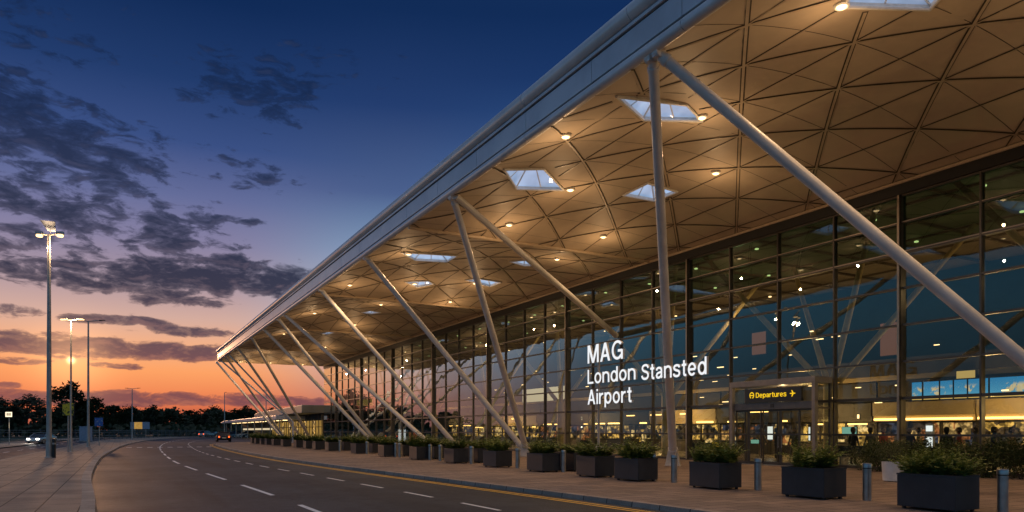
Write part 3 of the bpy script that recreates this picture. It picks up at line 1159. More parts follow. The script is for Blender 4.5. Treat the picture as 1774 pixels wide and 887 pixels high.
# hall inside: floor, ceiling, back and end walls
D1 = 46.0
mb = MB()
mb.add([(VW + .2, WALL0, .13), (D1, WALL0, .13), (D1, U_END, .13), (VW + .2, U_END, .13)], [(0, 1, 2, 3)])
obj('hall_floor', mb, M['int_floor'], TB, world=True)
mb = MB()
mb.add([(VW + .3, WALL0, 11.95), (VW + .3, U_END, 11.95), (D1, U_END, 11.95), (D1, WALL0, 11.95)], [(0, 1, 2, 3)])
hc = obj('hall_ceiling', mb, M['int_ceil'], TB, world=True)
mb = MB()
y = WALL0
k = 0
while y < U_END:
    mb.box(VW + .35, D1 - .05, y - .06, y + .06, 11.80, 11.94)
    y += BAY
for x in (31, 34, 37, 40, 43):
    mb.box(x - .05, x + .05, WALL0, U_END, 11.83, 11.93)
obj('ceiling_rib', mb, M['rib_dark'], hc, world=True)
mb = MB()
mb.box(D1, D1 + .3, WALL0, U_END, .1, 13.2)
bw = obj('back_wall', mb, M['int_wall'], TB, world=True)
mb = MB()
mb.box(VW + .2, D1, WALL0 - .3, WALL0, .1, 13.2)
obj('end_wall', mb, M['int_wall'], TB, world=True)
mb = MB()
mb.box(VW + .5, D1, U_END, U_END + .3, .1, 3.0)
obj('far_end_wall', mb, M['int_wall'], TB, world=True)
# upper gallery at the back of the hall
mb = MB()
mb.box(40.6, D1, WALL0 + .1, U_END - .1, 4.75, 5.05)
gal = obj('gallery_floor', mb, M['bulkhead'], TB, world=True)
mb = MB()
mb.box(40.5, 40.56, WALL0 + .2, U_END - .2, 5.05, 6.05)
obj('gallery_front', mb, M['int_dark'], gal, world=True)

# struts
XT, XB = VE + .12, 22.5


def u_of(px, x):
    r = (px - 887.0) / F
    return x * (CT - r * ST) / (r * CT + ST)


struts = [  # top px, base px
    (1131, 1166), (1140, 2015), (785, 911), (635, 906), (556, 790), (494, 746), (483, 652), (458, 645), (437, 538), (413, 523), (391, 493), (376, 489)]
feet = {}
for tx, bx in struts:
    top = Vector((XT, u_of(tx, XT), Z0 + .02))
    base = Vector((XB, u_of(bx, XB), .62))
    mb = MB()
    d = (base - top)
    mb.path([top, top + d * .5, base], [.145, .165, .185], 20)
    # welded collars and pin heads
    for f_, r_ in ((.018, .17), (.975, .215)):
        c = top + d * f_
        mb.tube(c - d.normalized() * .06, c + d.normalized() * .06, r_, n=20)
    so = obj('roof_strut', mb, M['strut'], TB, world=True, smooth=True)
    hb = MB()
    hb.tube((XT - .02, top.y - .16, Z0 + .02), (XT - .02, top.y + .16, Z0 + .02), .17, n=14)
    hb.box(XT - .16, XT + .10, top.y - .05, top.y + .05, Z0 - .12, Z0 + .2)
    obj('top_bracket', hb, M['strut'], so, world=True, smooth=True)
    key = round(base.y / 3.0)
    if key not in feet and (key - 1) not in feet and (key + 1) not in feet:
        feet[key] = base
        fb = MB()
        fb.lathe([(.52, 0), (.46, .1), (.34, .62), (.30, .72)], (base.x, base.y, .122), 4)
        fb.lathe([(.24, .70), (.22, .80), (.2, .84)], (base.x, base.y, .122), 14)
        obj('pedestal', fb, M['concrete'], TB, world=True, bevel=.03)
# the strut that runs from the edge back into the glass wall
top = Vector((XT, u_of(789, XT), Z0))
end = at_x(1067, 581, VW - .05)
mb = MB()
mb.path([top, (top + end) / 2, end], [.145, .165, .175], 20)
mb.tube(end - (end - top).normalized() * .2, end, .2, n=18)
obj('roof_strut', mb, M['strut'], TB, world=True, smooth=True)
# far tree column with a vertical trunk
cu = u_of(508, 20.5)
mb = MB()
hd = Vector((20.5, cu, 2.9))
mb.tube((20.5, cu, .12), hd, .16, n=14)
mb.lathe([(.26, 0), (.26, .06)], (20.5, cu, .12), 14)
tc = obj('trunk_column', mb, M['strut'], TB, world=True, smooth=True)
mb = MB()
mb.tube(hd, (XT, cu + 12, Z0), .11, n=12)
mb.tube(hd, (XT, cu + 3, Z0), .11, n=12)
obj('branch', mb, M['strut'], tc, world=True, smooth=True)

# trees of struts inside the hall
for u0 in (11.5, 25.5, 38.5, 52, 66, 80, 96):
    mb = MB()
    x0 = 33.0
    mb.tube((x0, u0, .13), (x0, u0, 4.4), .34, n=16)
    for dx, dy in ((3.6, 5.4), (3.6, -5.4), (-3.9, 5.4), (-3.9, -5.4)):
        mb.tube((x0 + dx * .06, u0 + dy * .06, 4.3), (x0 + dx, u0 + dy, 11.8), .17, .13, n=12)
    obj('hall_column', mb, M['int_strut'], TB, world=True, smooth=True)

# hall lights: small ceiling lamps, then glowing boxes standing in for reflected dots
lamp_me = None
for i, u0 in enumerate(np.arange(7.0, 110.0, 5.2)):
    for x0 in (31.2, 36.5, 42.5):
        if (i + int(x0)) % 2 and x0 > 40:
            continue
        mb = MB()
        mb.lathe([(.11, 0), (.11, .05), (.07, .07)], (0, 0, -.07), 10)
        if lamp_me is None:
            lamp_me = mesh_of('hall_lamp', mb, M['lamp_small'])
        o = obj('hall_lamp', lamp_me, None, TB)
        o.location = Vector((x0 + random.uniform(-.5, .5), u0 + random.uniform(-.8, .8), 11.78)) - Vector(TB.location)
dot_me = None
rp_ = random.Random(5)
for i in range(64):
    u0 = rp_.uniform(9, 60) if i < 44 else rp_.uniform(60, 110)
    x0 = rp_.uniform(31, 40)
    z0 = rp_.choice((3.4, 4.2, 5.2, 5.6, 6.1, 6.6, 7.2)) + rp_.uniform(-.15, .15)
    if dot_me is None:
        mb = MB()
        mb.cbox(0, 0, 0, .08, .26, .045)
        dot_me = mesh_of('reflection_dot', mb, M['lamp_small'])
    o = obj('reflection_dot', dot_me, None, TB)
    o.location = Vector((x0, u0, z0)) - Vector(TB.location)
    o.scale = (rp_.uniform(.6, 1.2), rp_.uniform(.35, 1.9), rp_.uniform(.6, 1.2))

# warm light in the hall
for u0 in (10, 20, 31, 44, 58, 74, 92):
    light('hall_downlight', 'POINT', (37.6, u0, 2.75), 260 if u0 < 25 else 420, (1.0, .63, .25), .25)
for u0 in (14, 34, 60, 88):
    light('hall_high_lamp', 'POINT', (35.0, u0, 8.6), 90, (1.0, .66, .32), .4)

# ------------------------------------------------------------------ shops, pictures, people inside
XS = 40.0
us = [5.0, 11.0, 16.5, 22.0, 28.0, 34.0, 41.0, 49.0, 58.0, 68.0, 79.0, 92.0]
kinds = ['shop_blue', 'shop_blue', 'shop_warm', 'shop_red', 'shop_warm', 'shop_red', 'shop_warm', 'shop_warm', 'shop_red', 'shop_warm', 'shop_warm']
say = ['blue lit shopfront under the picture panels, nearest the camera', 'blue and amber shopfront behind the white information totem',
       'amber shopfront with warm shelves, seen beside the porch', 'reddish shopfront seen through the porch doors', 'amber shopfront behind the lit white letters, near side',
       'reddish shopfront behind the lit white letters, far side', 'amber shopfront just past the white letters', 'amber shopfront behind the paired strut feet',
       'reddish shopfront halfway along the glass hall', 'amber shopfront two thirds along the glass hall', 'amber shopfront at the far end of the hall']
rs_ = random.Random(9)
for k in range(len(us) - 1):
    a, b = us[k] + .05, us[k + 1] - .05
    t_ = thing('shop_unit', say[k], 'shop', (XS, (a + b) / 2, .13), group='shops along the back of the hall')
    mb = MB()
    mb.box(XS, XS + .5, a, b, 2.62, 3.42)
    mb.box(XS + .1, XS + .5, a, b, 2.30, 2.62)
    obj('bulkhead', mb, M['bulkhead' if k < 4 or k % 3 == 0 else 'int_dark'], t_, world=True, bevel=.01)
    mb = MB()
    if k < 4:
        mb.box(XS - .02, XS + .09, a + .1, b - .1, 2.36, 2.47)
    else:
        y = a + .3
        while y < b - .8:
            y2 = min(b - .2, y + rs_.uniform(.5, 2.2))
            zz = rs_.choice((2.36, 2.36, 2.12, 3.05))
            mb.box(XS - .02, XS + .09, y, y2, zz, zz + rs_.uniform(.06, .11))
            y = y2 + rs_.uniform(.6, 2.6)
    obj('cove_light', mb, M['cove'], t_, world=True)
    mb = MB()
    n_ = max(2, int((b - a) / 1.9))
    for q in range(n_):
        y0 = a + (b - a) * q / n_
        y1 = a + (b - a) * (q + 1) / n_
        mb.box(XS + .45, XS + .5, y0 + .08, y1 - .08, .75, 2.2)
    obj('display', mb, M[kinds[k]], t_, world=True)
    mb = MB()
    mb.box(XS + .5, XS + .6, a, b, .13, 4.7)
    for q in range(n_ + 1):
        y0 = a + (b - a) * q / n_
        mb.box(XS + .3, XS + .48, y0 - .06, y0 + .06, .13, 2.3)
    obj('partition', mb, M['int_dark'], t_, world=True)
    mb = MB()
    mb.box(XS - 1.1, XS - .5, a + .6, b - .9, .13, 1.0)
    mb.box(XS - 1.15, XS - .45, a + .55, b - .85, 1.0, 1.05)
    obj('counter', mb, M['int_dark'], t_, world=True)

pic_say = ['nearest', 'second nearest', 'third nearest', 'fourth nearest', 'fifth nearest', 'sixth nearest', 'farthest']
pu = [(u_of(b_, 39.9), u_of(a_, 39.9)) for a_, b_ in ((1714, 1776), (1676.5, 1712), (1652, 1675), (1628, 1650.5), (1599, 1626.5), (1579, 1597))]
for k, (a, b) in enumerate(pu):
    p_ = thing('picture_panel', f'backlit blue picture panel with pale shapes above the shops, {pic_say[k]} to the camera', 'picture panel', (XS - .1, (a + b) / 2, 3.45), group='blue picture panels above the shops')
    mb = MB()
    mb.box(XS - .1, XS - .06, a + .03, b - .03, 3.5, 4.5)
    obj('picture', mb, M['picture'], p_, world=True)
    mb = MB()
    mb.box(XS - .055, XS + .2, a, b, 3.45, 4.55)
    obj('frame', mb, M['dark'], p_, world=True)


def lit_box(name, label, cat, x, u0, u1, z0, z1, mat, group=None, deep=.12):
    t_ = thing(name, label, cat, (x, (u0 + u1) / 2, z0), group=group)
    mb = MB()
    mb.box(x, x + .02, u0 + .03, u1 - .03, z0 + .03, z1 - .03)
    obj('lit_face', mb, mat, t_, world=True)
    mb = MB()
    mb.box(x + .022, x + deep, u0, u1, z0, z1)
    obj('case', mb, M['dark'], t_, world=True)
    return t_


def span(px0, px1, py0, py1, x):
    p, q = at_x(px1, py0, x), at_x(px0, py1, x)
    return p.y, q.y, q.z, p.z


def lit_px(name, label, cat, px0, px1, py0, py1, x, mat, **k):
    u0, u1, z0, z1 = span(px0, px1, py0, py1, x)
    return lit_box(name, label, cat, x, u0, u1, z0, z1, mat, **k)


lit_px('warm_cabinet', 'small amber lit window cabinet above the blue picture panels', 'lit cabinet', 1656, 1690, 640, 657, 40.0, M['warm_panel'])
lit_px('hanging_banner', 'pinkish lit banner high in the hall above the departures porch', 'banner', 1302, 1327, 573, 616, 37.0, M['pink_banner'], group='pink banners in the hall')
lit_px('hanging_banner', 'pinkish lit banner high in the hall next to the thick mullion by the hedge', 'banner', 1524, 1556, 556, 618, 37.0, M['pink_banner'], group='pink banners in the hall')
lit_px('wall_panel', 'large cream lit panel in the hall behind the paired strut feet', 'lit panel', 905, 985, 667, 698, 39.0, M['cream_panel'])
lit_px('wall_panel', 'warm cream lit panel far along the hall near the treeline reflection', 'lit panel', 618, 646, 690, 725, 39.0, M['warm_panel'])
lit_px('red_display', 'red lit display low behind the far glass', 'display', 709, 722, 748, 772, 33.0, M['red_panel'])
lit_px('blue_display', 'white and blue lit display beside the red display', 'display', 690, 703, 744, 770, 33.0, M['white_screen'])
lit_px('flight_screen', 'pale green screen low behind the porch doors', 'screen', 1300, 1315, 761, 769, 31.0, M['cyan_screen'])
lit_px('lit_poster', 'bright white lit poster behind the second porch door', 'poster', 1329, 1339, 738, 762, 36.0, M['white_screen'])
lit_px('lit_poster', 'narrow white lit poster behind the rightmost porch door', 'poster', 1400, 1404, 739, 764, 36.0, M['white_screen'])
lit_px('lit_poster', 'pale cyan lit poster behind the glass right of the porch', 'poster', 1458, 1484, 739, 754, 38.5, M['cyan_screen'])
lit_px('wall_lamp', 'round amber wall lamp behind the glass right of the porch', 'lamp', 1484, 1489, 717, 726, 34.0, M['lamp_small'])

# information totem
tu0, tu1, tz0, tz1 = span(1603, 1617, 738, 790, 33.0)
tt = thing('information_totem', 'tall white lit information totem inside the glass behind the hedge', 'totem', (33.0, (tu0 + tu1) / 2, .13))
mb = MB()
mb.box(33.0, 33.12, tu0, tu1, .13, 2.05)
obj('case', mb, M['white'], tt, world=True, bevel=.02)
mb = MB()
mb.box(32.98, 32.999, tu0 + .04, tu1 - .04, .75, 1.45)
mb.box(32.98, 32.999, tu0 + .04, tu1 - .04, 1.72, 1.98)
obj('screen', mb, M['white_screen'], tt, world=True)


# people
def skin_person(name, joints, edges, radii):
    me = bpy.data.meshes.new(name)
    me.from_pydata(joints, edges, [])
    o = bpy.data.objects.new(name, me)
    COL.objects.link(o)
    md = o.modifiers.new('skin', 'SKIN')
    md.use_smooth_shade = True
    for v, r in zip(me.skin_vertices[0].data, radii):
        v.radius = r
    me.skin_vertices[0].data[0].use_root = True
    sb = o.modifiers.new('sub', 'SUBSURF')
    sb.levels = sb.render_levels = 1
    dg = bpy.context.evaluated_depsgraph_get()
    out = bpy.data.meshes.new_from_object(o.evaluated_get(dg))
    bpy.data.objects.remove(o)
    out.name = name
    return out


def person_mesh(step=.0, arm=.0, sit=False):
    J, E, Rr = [], [], []

    def j(x, y, z, r, par=None):
        J.append((x, y, z))
        Rr.append((r, r * .85))
        if par is not None:
            E.append((par, len(J) - 1))
        return len(J) - 1
    hz = .93 if not sit else .50
    pel = j(0, 0, hz, .15)
    ch = j(0, 0, hz + .27, .155, pel)
    nk = j(0, 0, hz + .53, .075, ch)
    hd = j(0, .02, hz + .63, .09, nk)
    ht = j(0, .02, hz + .77, .085, hd)
    for s in (-1, 1):
        sh = j(.17 * s, 0, hz + .47, .075, ch)
        el = j(.24 * s, .02 + arm * .1 * s, hz + .19, .05, sh)
        wr = j(.25 * s, .10 + arm * .2, hz - .04 + arm * .1, .036, el)
        hn = j(.25 * s, .13 + arm * .22, hz - .13 + arm * .1, .04, wr)
    for s in (-1, 1):
        hp = j(.09 * s, 0, hz - .06, .105, pel)
        if sit:
            kn = j(.10 * s, .42, hz - .04, .075, hp)
            an = j(.10 * s, .42, .08, .05, kn)
        else:
            kn = j(.10 * s, .04 + step * .18 * s, .50, .075, hp)
            an = j(.10 * s, -.02 + step * .30 * s, .09, .05, kn)
        ft = j(.11 * s, J[an][1] + .15, .045, .045, an)
    return skin_person('person', J, E, Rr), hz


people_protos = [person_mesh(.0, 0), person_mesh(.9, .3), person_mesh(.0, .9)]


def head_bits(hz):
    hair = MB()
    hair.lathe([(.03, .86), (.095, .83), (.118, .76), (.112, .66), (.10, .60)], (0, .0, hz), 12)
    return hair


HAIR = [mesh_of('hair', head_bits(h), M['hair'], smooth=True) for _, h in people_protos]


def face_bits(hz):
    f_ = MB()
    f_.lathe([(.02, .60), (.075, .62), (.10, .70), (.098, .77), (.05, .82)], (0, .042, hz), 12)
    f_.cbox(0, .147, hz + .685, .025, .03, .045)
    for s in (-1, 1):
        f_.cbox(.10 * s, .03, hz + .68, .02, .04, .06)
    for s in (-1, 1):
        f_.cbox(.25 * s, .13, hz - .19, .05, .03, .1)
    return f_


FACE = [mesh_of('face', face_bits(h), M['skin'], smooth=True) for _, h in people_protos]
coats = ['coat_black', 'coat_navy', 'coat_grey', 'coat_red', 'coat_tan', 'coat_white', 'coat_black', 'coat_navy']
ppl = [  # px, x, proto, coat, label
    (1478, 30.2, 0, 'coat_black', 'person in black standing just inside the glass right of the porch'),
    (1508, 32.0, 1, 'coat_grey', 'person in grey walking behind the white pot plant'),
    (1530, 34.0, 2, 'coat_red', 'person in dark red standing behind the white pot plant'),
    (1575, 31.0, 0, 'coat_navy', 'person in navy standing left of the white totem'),
    (1592, 35.0, 1, 'coat_tan', 'person in tan walking behind the totem, far back'),
    (1640, 31.5, 2, 'coat_black', 'person in black standing right of the white totem'),
    (1662, 34.5, 0, 'coat_red', 'person in dark red standing under the amber cabinet'),
    (1690, 32.5, 1, 'coat_grey', 'person in grey walking under the blue picture panels'),
    (1722, 31.0, 2, 'coat_navy', 'person in navy standing by the rightmost mullion'),
    (1752, 34.0, 0, 'coat_tan', 'person in tan standing at the blue shopfront'),
    (1345, 33.0, 0, 'coat_black', 'person in black standing inside the second porch door'),
    (1376, 32.0, 1, 'coat_grey', 'person in grey walking inside the third porch door'),
    (1318, 35.0, 2, 'coat_tan', 'person in tan standing inside the first porch door'),
    (885, 32.0, 0, 'coat_black', 'person in black behind the glass left of the paired strut feet'),
    (945, 33.5, 1, 'coat_navy', 'person in navy walking behind the glass under the cream panel'),
    (800, 31.0, 2, 'coat_grey', 'person in grey behind the far glass'),
]
pm = {}
for px, x, pr, coat, lab in ppl:
    u0 = u_of(px, x)
    me = pm.get((pr, coat))
    if me is None:
        me = people_protos[pr][0].copy()
        me.materials.clear()
        me.materials.append(M[coat])
        pm[(pr, coat)] = me
    t_ = thing('person', lab, 'person', (x, u0, .13), random.uniform(0, 6.28), 'travellers in the hall')
    obj('body', me, None, t_)
    obj('hair', HAIR[pr], None, t_)
    obj('face', FACE[pr], None, t_)

# benches inside
seat_lab = ['long dark bench inside the glass below the blue picture panels', 'dark bench inside the glass behind the white totem', 'dark bench inside the glass right of the porch',
            'dark bench inside the glass left of the porch', 'dark bench inside the glass behind the sign post']
for k, px in enumerate((1735, 1620, 1500, 1230, 1030)):
    x = 30.4
    u0 = u_of(px, x)
    b_ = thing('bench', seat_lab[k], 'bench', (x, u0, .13), group='waiting benches in the hall')
    mb = MB()
    mb.box(x - .3, x + .25, u0 - 1.3, u0 + 1.3, .53, .60)
    obj('seat', mb, M['dark'], b_, world=True, bevel=.02)
    mb = MB()
    mb.box(x - .38, x - .31, u0 - 1.3, u0 + 1.3, .66, 1.05)
    obj('backrest', mb, M['dark'], b_, world=True, bevel=.02)
    for s in (-1, 1):
        mb = MB()
        mb.box(x - .34, x + .2, u0 + s * 1.1 - .04, u0 + s * 1.1 + .04, .13, .53)
        obj('leg', mb, M['steel'], b_, world=True)

# ------------------------------------------------------------------ canopy lamps
lamps = [(980, 233, 'just behind the front edge, above the nearest front skylight'), (988, 326, 'at the corner of the front skylight'),
         (882, 387, 'behind the top of the paired struts'), (1045, 408, 'in the middle of the canopy before the first seam'),
         (1240, 297, 'between the two nearest big struts'), (1216, 200, 'at the corner of the skylight behind the near strut'),
         (965, 447, 'just past the first canopy seam'), (1458, 6, 'at the top skylight, nearest of all'),
         (606, 492, 'near the edge, left of the second shell'), (660, 526, 'between the struts under the third shell'), (545, 541, 'near the edge under the fourth shell'),
         (718, 490, 'at the tilted skylight of the second shell'), (780, 521, 'near the glass of the second shell'), (823, 489, 'at the skylight crossed by a strut'),
         (708, 438, 'at the front skylight of the second shell'), (615, 561, 'in the middle of the third shell'), (633, 585, 'near the glass of the fourth shell'),
         (564, 600, 'in the middle of the fourth shell'), (541, 608, 'beside the middle lamp of the fourth shell'), (492, 577, 'near the edge under the fifth shell'),
         (453, 610, 'close to the far edge, before the end shell'), (411, 630, 'nearest the far tip of the canopy'), (429, 628, 'second nearest the far tip'),
         (468, 629, 'third nearest the far tip'), (524, 631, 'near the far end of the glass wall'), (505, 621, 'in the middle of the end shell')]
extra = [((15.0, 8.6), 'added out of view at the nearest shell, close to the front edge'), ((20.0, 7.6), 'added out of view in the middle of the nearest shell'),  # unseen lamps added to even out the light on the near canopy
         ((25.2, 8.8), 'added out of view at the nearest shell, close to the glass'), ((22.0, 2.0), 'added out of view over the forecourt beyond the hedge')]
lr, lb, la = MB(), MB(), None
lr.lathe([(.20, .06), (.20, -.02), (.155, -.05), (.135, -.02)], (0, 0, 0), 20)
lb.lathe([(.125, .0), (.115, -.04), (.06, -.07), (.02, -.075)], (0, 0, -.01), 16)
rim_me = mesh_of('rim', lr, M['white'], smooth=True)
bulb_me = mesh_of('bulb', lb, M['lamp_warm'], smooth=True)
for *pos_, wh in lamps + extra:
    p = on_roof(*pos_) if len(pos_) == 2 else Vector((*pos_[0], 0))
    if p.y > U_END - .5:
        p.y = U_END - .5
    p.z = roof_z(p.x, p.y) - .06
    l_ = thing('canopy_lamp', 'round warm downlight on the canopy, ' + wh, 'lamp', p, group='downlights under the canopy')
    obj('rim', rim_me, None, l_)
    obj('bulb', bulb_me, None, l_)
    light('canopy_downlight', 'SPOT', (p.x, p.y, p.z - .14), 480, WARM, .06, target=(p.x, p.y, 0), spot=150, blend=1.0)
    light('canopy_fill', 'POINT', (p.x, p.y, p.z - 1.25), 58, WARM, .07)  # added fill floating below the lamp, no fixture, brightens the underside

# ------------------------------------------------------------------ lettering
SW = .138
HW = SW / 2


def arc(cx, cy, rx, ry, a0, a1, n=20):
    return [(cx + rx * math.cos(R(a0 + (a1 - a0) * i / n)), cy + ry * math.sin(R(a0 + (a1 - a0) * i / n))) for i in range(n + 1)]


S_PTS = [(.61, .74), (.56, .86), (.45, .925), (.33, .93), (.20, .90), (.115, .82), (.10, .72), (.15, .62), (.27, .55), (.42, .505), (.55, .44), (.605, .34),
         (.60, .22), (.53, .12), (.41, .075), (.29, .07), (.16, .11), (.085, .19), (.065, .29)]
XH = .735
GL = {  # strokes are centre lines, 'P' entries are filled outlines, each with its advance width
    'M': ([[(HW, 0), (HW, 1)], [(.88 - HW, 0), (.88 - HW, 1)], ('P', [(.02, 1), (.20, 1), (.515, 0), (.365, 0)]), ('P', [(.86, 1), (.68, 1), (.365, 0), (.515, 0)])], .88),
    'A': ([('P', [(0, 0), (.16, 0), (.46, 1), (.30, 1)]), ('P', [(.76, 0), (.60, 0), (.30, 1), (.46, 1)]), [(.17, .30), (.59, .30)]], .76),
    'G': ([arc(.41, .5, .41 - HW, .51 - HW, 42, 322, 30), [(.80 - HW, 0), (.80 - HW, .50)], [(.44, .46), (.80 - HW, .46)]], .80),
    'L': ([[(HW, 1), (HW, HW), (.56, HW)]], .56),
    'D': ([[(HW, HW)] + [(.34, HW)] + arc(.34, .5, .37 - HW, .5 - HW, -88, 88, 20) + [(.34, 1 - HW), (HW, 1 - HW)], [(HW, 0), (HW, 1)]], .71),
    'S': ([S_PTS], .67),
    'o': ([arc(.32, .367, .32 - HW, .385 - HW, 0, 360, 30)], .64),
    'n': ([[(HW, 0), (HW, XH)], arc(.315, .44, .315 - HW, .31 - HW, 170, 0, 16) + [(.63 - HW, 0)]], .63),
    'u': ([[(.61 - HW, 0), (.61 - HW, XH)], [(HW, XH)] + arc(.305, .29, .305 - HW, .30 - HW, 180, 350, 16)], .61),
    'd': ([arc(.31, .367, .31 - HW, .385 - HW, 0, 360, 30), [(.64 - HW, 0), (.64 - HW, 1)]], .64),
    'p': ([arc(.33, .367, .31 - HW, .385 - HW, 0, 360, 30), [(HW, -.24), (HW, XH)]], .64),
    't': ([[(.19, .94), (.19, .18), (.21, .10), (.27, .065), (.37, .065)], [(.01, .67), (.37, .67)]], .37),
    'a': ([[(.075, .51), (.11, .60), (.19, .655), (.30, .665), (.42, .635), (.485, .56), (.49, .46), (.49, .16), (.50, .09), (.54, .05)],
           [(.49, .41), (.38, .385), (.25, .365), (.13, .31), (.08, .21), (.11, .11), (.20, .065), (.32, .075), (.43, .14), (.49, .25)]], .59),
    's': ([[(x * .83, y * .745) for x, y in S_PTS]], .56),
    'e': ([arc(.315, .367, .315 - HW, .385 - HW, 0, 318, 28), [(HW, .36), (.63 - HW * 1.0, .36)]], .63),
    'i': ([[(HW, 0), (HW, XH)], [(HW, .86), (HW, 1)]], SW),
    'r': ([[(HW, 0), (HW, XH)], [(HW, .42), (.12, .54), (.19, .62), (.29, .66), (.39, .655)]], .40),
}


def ribbon2d(pts, w):
    closed = math.hypot(pts[0][0] - pts[-1][0], pts[0][1] - pts[-1][1]) < 1e-6
    if closed:
        pts = pts[:-1]
    n = len(pts)
    A, B = [], []
    for i in range(n):
        p = Vector(pts[i])
        q0 = Vector(pts[(i - 1) % n]) if (closed or i > 0) else None
        q1 = Vector(pts[(i + 1) % n]) if (closed or i < n - 1) else None
        d0 = (p - q0).normalized() if q0 is not None else None
        d1 = (q1 - p).normalized() if q1 is not None else None
        d0, d1 = d0 or d1, d1 or d0
        n0, n1 = Vector((-d0.y, d0.x)), Vector((-d1.y, d1.x))
        m_ = (n0 + n1).normalized()
        k = w / 2 / max(.45, m_.dot(n0))
        A.append(p + m_ * k)
        B.append(p - m_ * k)
    return A, B, closed


def place_text(s, name, mats, parent, x, u_left, z, cap, width, depth=.06):
    """drawn lettering on the plane x = const, read from -x, running towards smaller u; mats: face, side"""
    tot, xs = 0.0, []
    for ch in s:
        xs.append(tot)
        tot += (GL[ch][1] if ch != ' ' else .2) + .115
    tot -= .115
    sx = width / tot
    mb = MB()
    k = 0

    def P(a, b, dx):
        return (x + dx, u_left - a * sx, z + b * cap)
    for ch, x0 in zip(s, xs):
        if ch == ' ':
            continue
        for st in GL[ch][0]:
            e = -.0012 * (k % 3)
            k += 1
            if st[0] == 'P':
                q = st[1]
                n = len(q)
                mb.add([P(x0 + a, b, e) for a, b in q] , [tuple(range(n))], 0)
                mb.add([P(x0 + a, b, e) for a, b in q] + [P(x0 + a, b, depth + e) for a, b in q], [(i, (i + 1) % n, n + (i + 1) % n, n + i) for i in range(n)] + [tuple(range(n, 2 * n))], 1)
                continue
            A, B, cl = ribbon2d(st, SW)
            n = len(A)
            seg = range(n) if cl else range(n - 1)
            vs = [P(x0 + p.x, p.y, e) for p in A] + [P(x0 + p.x, p.y, e) for p in B]
            mb.add(vs, [(i, (i + 1) % n, n + (i + 1) % n, n + i) for i in seg], 0)
            vs = vs + [P(x0 + p.x, p.y, depth + e) for p in A] + [P(x0 + p.x, p.y, depth + e) for p in B]
            fs = [(i, (i + 1) % n, 2 * n + (i + 1) % n, 2 * n + i) for i in seg] + [(n + i, n + (i + 1) % n, 3 * n + (i + 1) % n, 3 * n + i) for i in seg]
            fs += [(2 * n + i, 2 * n + (i + 1) % n, 3 * n + (i + 1) % n, 3 * n + i) for i in seg]
            if not cl:
                fs += [(0, n, 3 * n, 2 * n), (n - 1, 2 * n - 1, 4 * n - 1, 3 * n - 1)]
            mb.add(vs, fs, 1)
    return obj(name, mb, mats, parent, world=True)


XL = 18.2
lines = [('MAG', 1018, 1079, 630, 599), ('London', 1018, 1101, 665.5, 641), ('Stansted', 1111, 1224, 659, 631.5), ('Airport', 1018, 1094, 701, 675.5)]
sg = thing('airport_sign', 'big white lit letters on a slim post spelling the airport name in three lines', 'sign', (XL, u_of(1037, XL), .12))
rails = MB()
for s, p0, p1, yb, yt in lines:
    u0, u1 = u_of(p0, XL), u_of(p1, XL)
    zb, zt = at_x(p0, yb, XL).z, at_x(p0, yt, XL).z
    place_text(s, 'lettering', [M['letters'], M['letter_side']], sg, XL, u0, zb, zt - zb, u0 - u1, .10)
    for zz in (zb + (zt - zb) * .3,):
        rails.box(XL + .06, XL + .09, u1 + .03, u0 - .03, zz - .012, zz + .012)
    if s == 'MAG':
        ztop = zt
up = u_of(1037, XL + .15)
obj('rail', rails, M['dark'], sg, world=True)
mb = MB()
mb.tube((XL + .16, up, .12), (XL + .16, up, ztop - .3), .055, n=12)
for s, p0, p1, yb, yt in lines:
    zz = at_x(p0, yb, XL).z + (at_x(p0, yt, XL).z - at_x(p0, yb, XL).z) * .3
    mb.box(XL + .08, XL + .14, up - .03, up + .03, zz - .03, zz + .03)
obj('post', mb, M['galv'], sg, world=True, smooth=True)
mb = MB()
mb.cbox(XL + .15, up, .88, .16, .26, .20)
obj('junction_box', mb, M['white'], sg, world=True, bevel=.01)
mb = MB()
mb.lathe([(.16, 0), (.16, .02)], (XL + .16, up, .122), 16)
obj('base_plate', mb, M['galv'], sg, world=True)

# ------------------------------------------------------------------ entrance porch
PX0, PU0, PU1, PH = 26.57, 21.3, 26.3, 4.13
po = thing('entrance_porch', 'glazed entrance porch with grey box frame and sliding doors under the departures sign', 'porch', (PX0, (PU0 + PU1) / 2, .12))
mb = MB()
mb.box(PX0, VW - .3, PU0, PU1, PH - .28, PH)
obj('roof', mb, M['porch'], po, world=True, bevel=.015)
for y0 in (PU0, PU1 - .17):
    mb = MB()
    mb.box(PX0 + .004, PX0 + .20, y0, y0 + .17, .124, PH - .282)
    obj('column', mb, M['porch'], po, world=True, bevel=.012)
mb = MB()
mb.box(PX0 + .12, PX0 + .42, PU0 + .18, PU1 - .18, 2.74, 3.06)
obj('door_header', mb, M['porch_dark'], po, world=True, bevel=.01)
mb = MB()
mb.box(PX0 + .40, PX0 + .50, (PU0 + PU1) / 2 + .1, (PU0 + PU1) / 2 + .3, 2.82, 2.98)
mb.box(PX0 + .10, PX0 + .12, 23.65, 23.85, 2.82, 3.0)
obj('sensor', mb, M['dark'], po, world=True)
mb = MB()
mb.add([(PX0 + .2, PU0 + .18, 3.06), (PX0 + .2, PU1 - .18, 3.06), (PX0 + .2, PU1 - .18, PH - .29), (PX0 + .2, PU0 + .18, PH - .29)], [(0, 1, 2, 3)])
for y0 in (PU0 + .06, PU1 - .06):
    mb.add([(PX0 + .2, y0, .2), (VW - .3, y0, .2), (VW - .3, y0, PH - .29), (PX0 + .2, y0, PH - .29)], [(0, 1, 2, 3)])
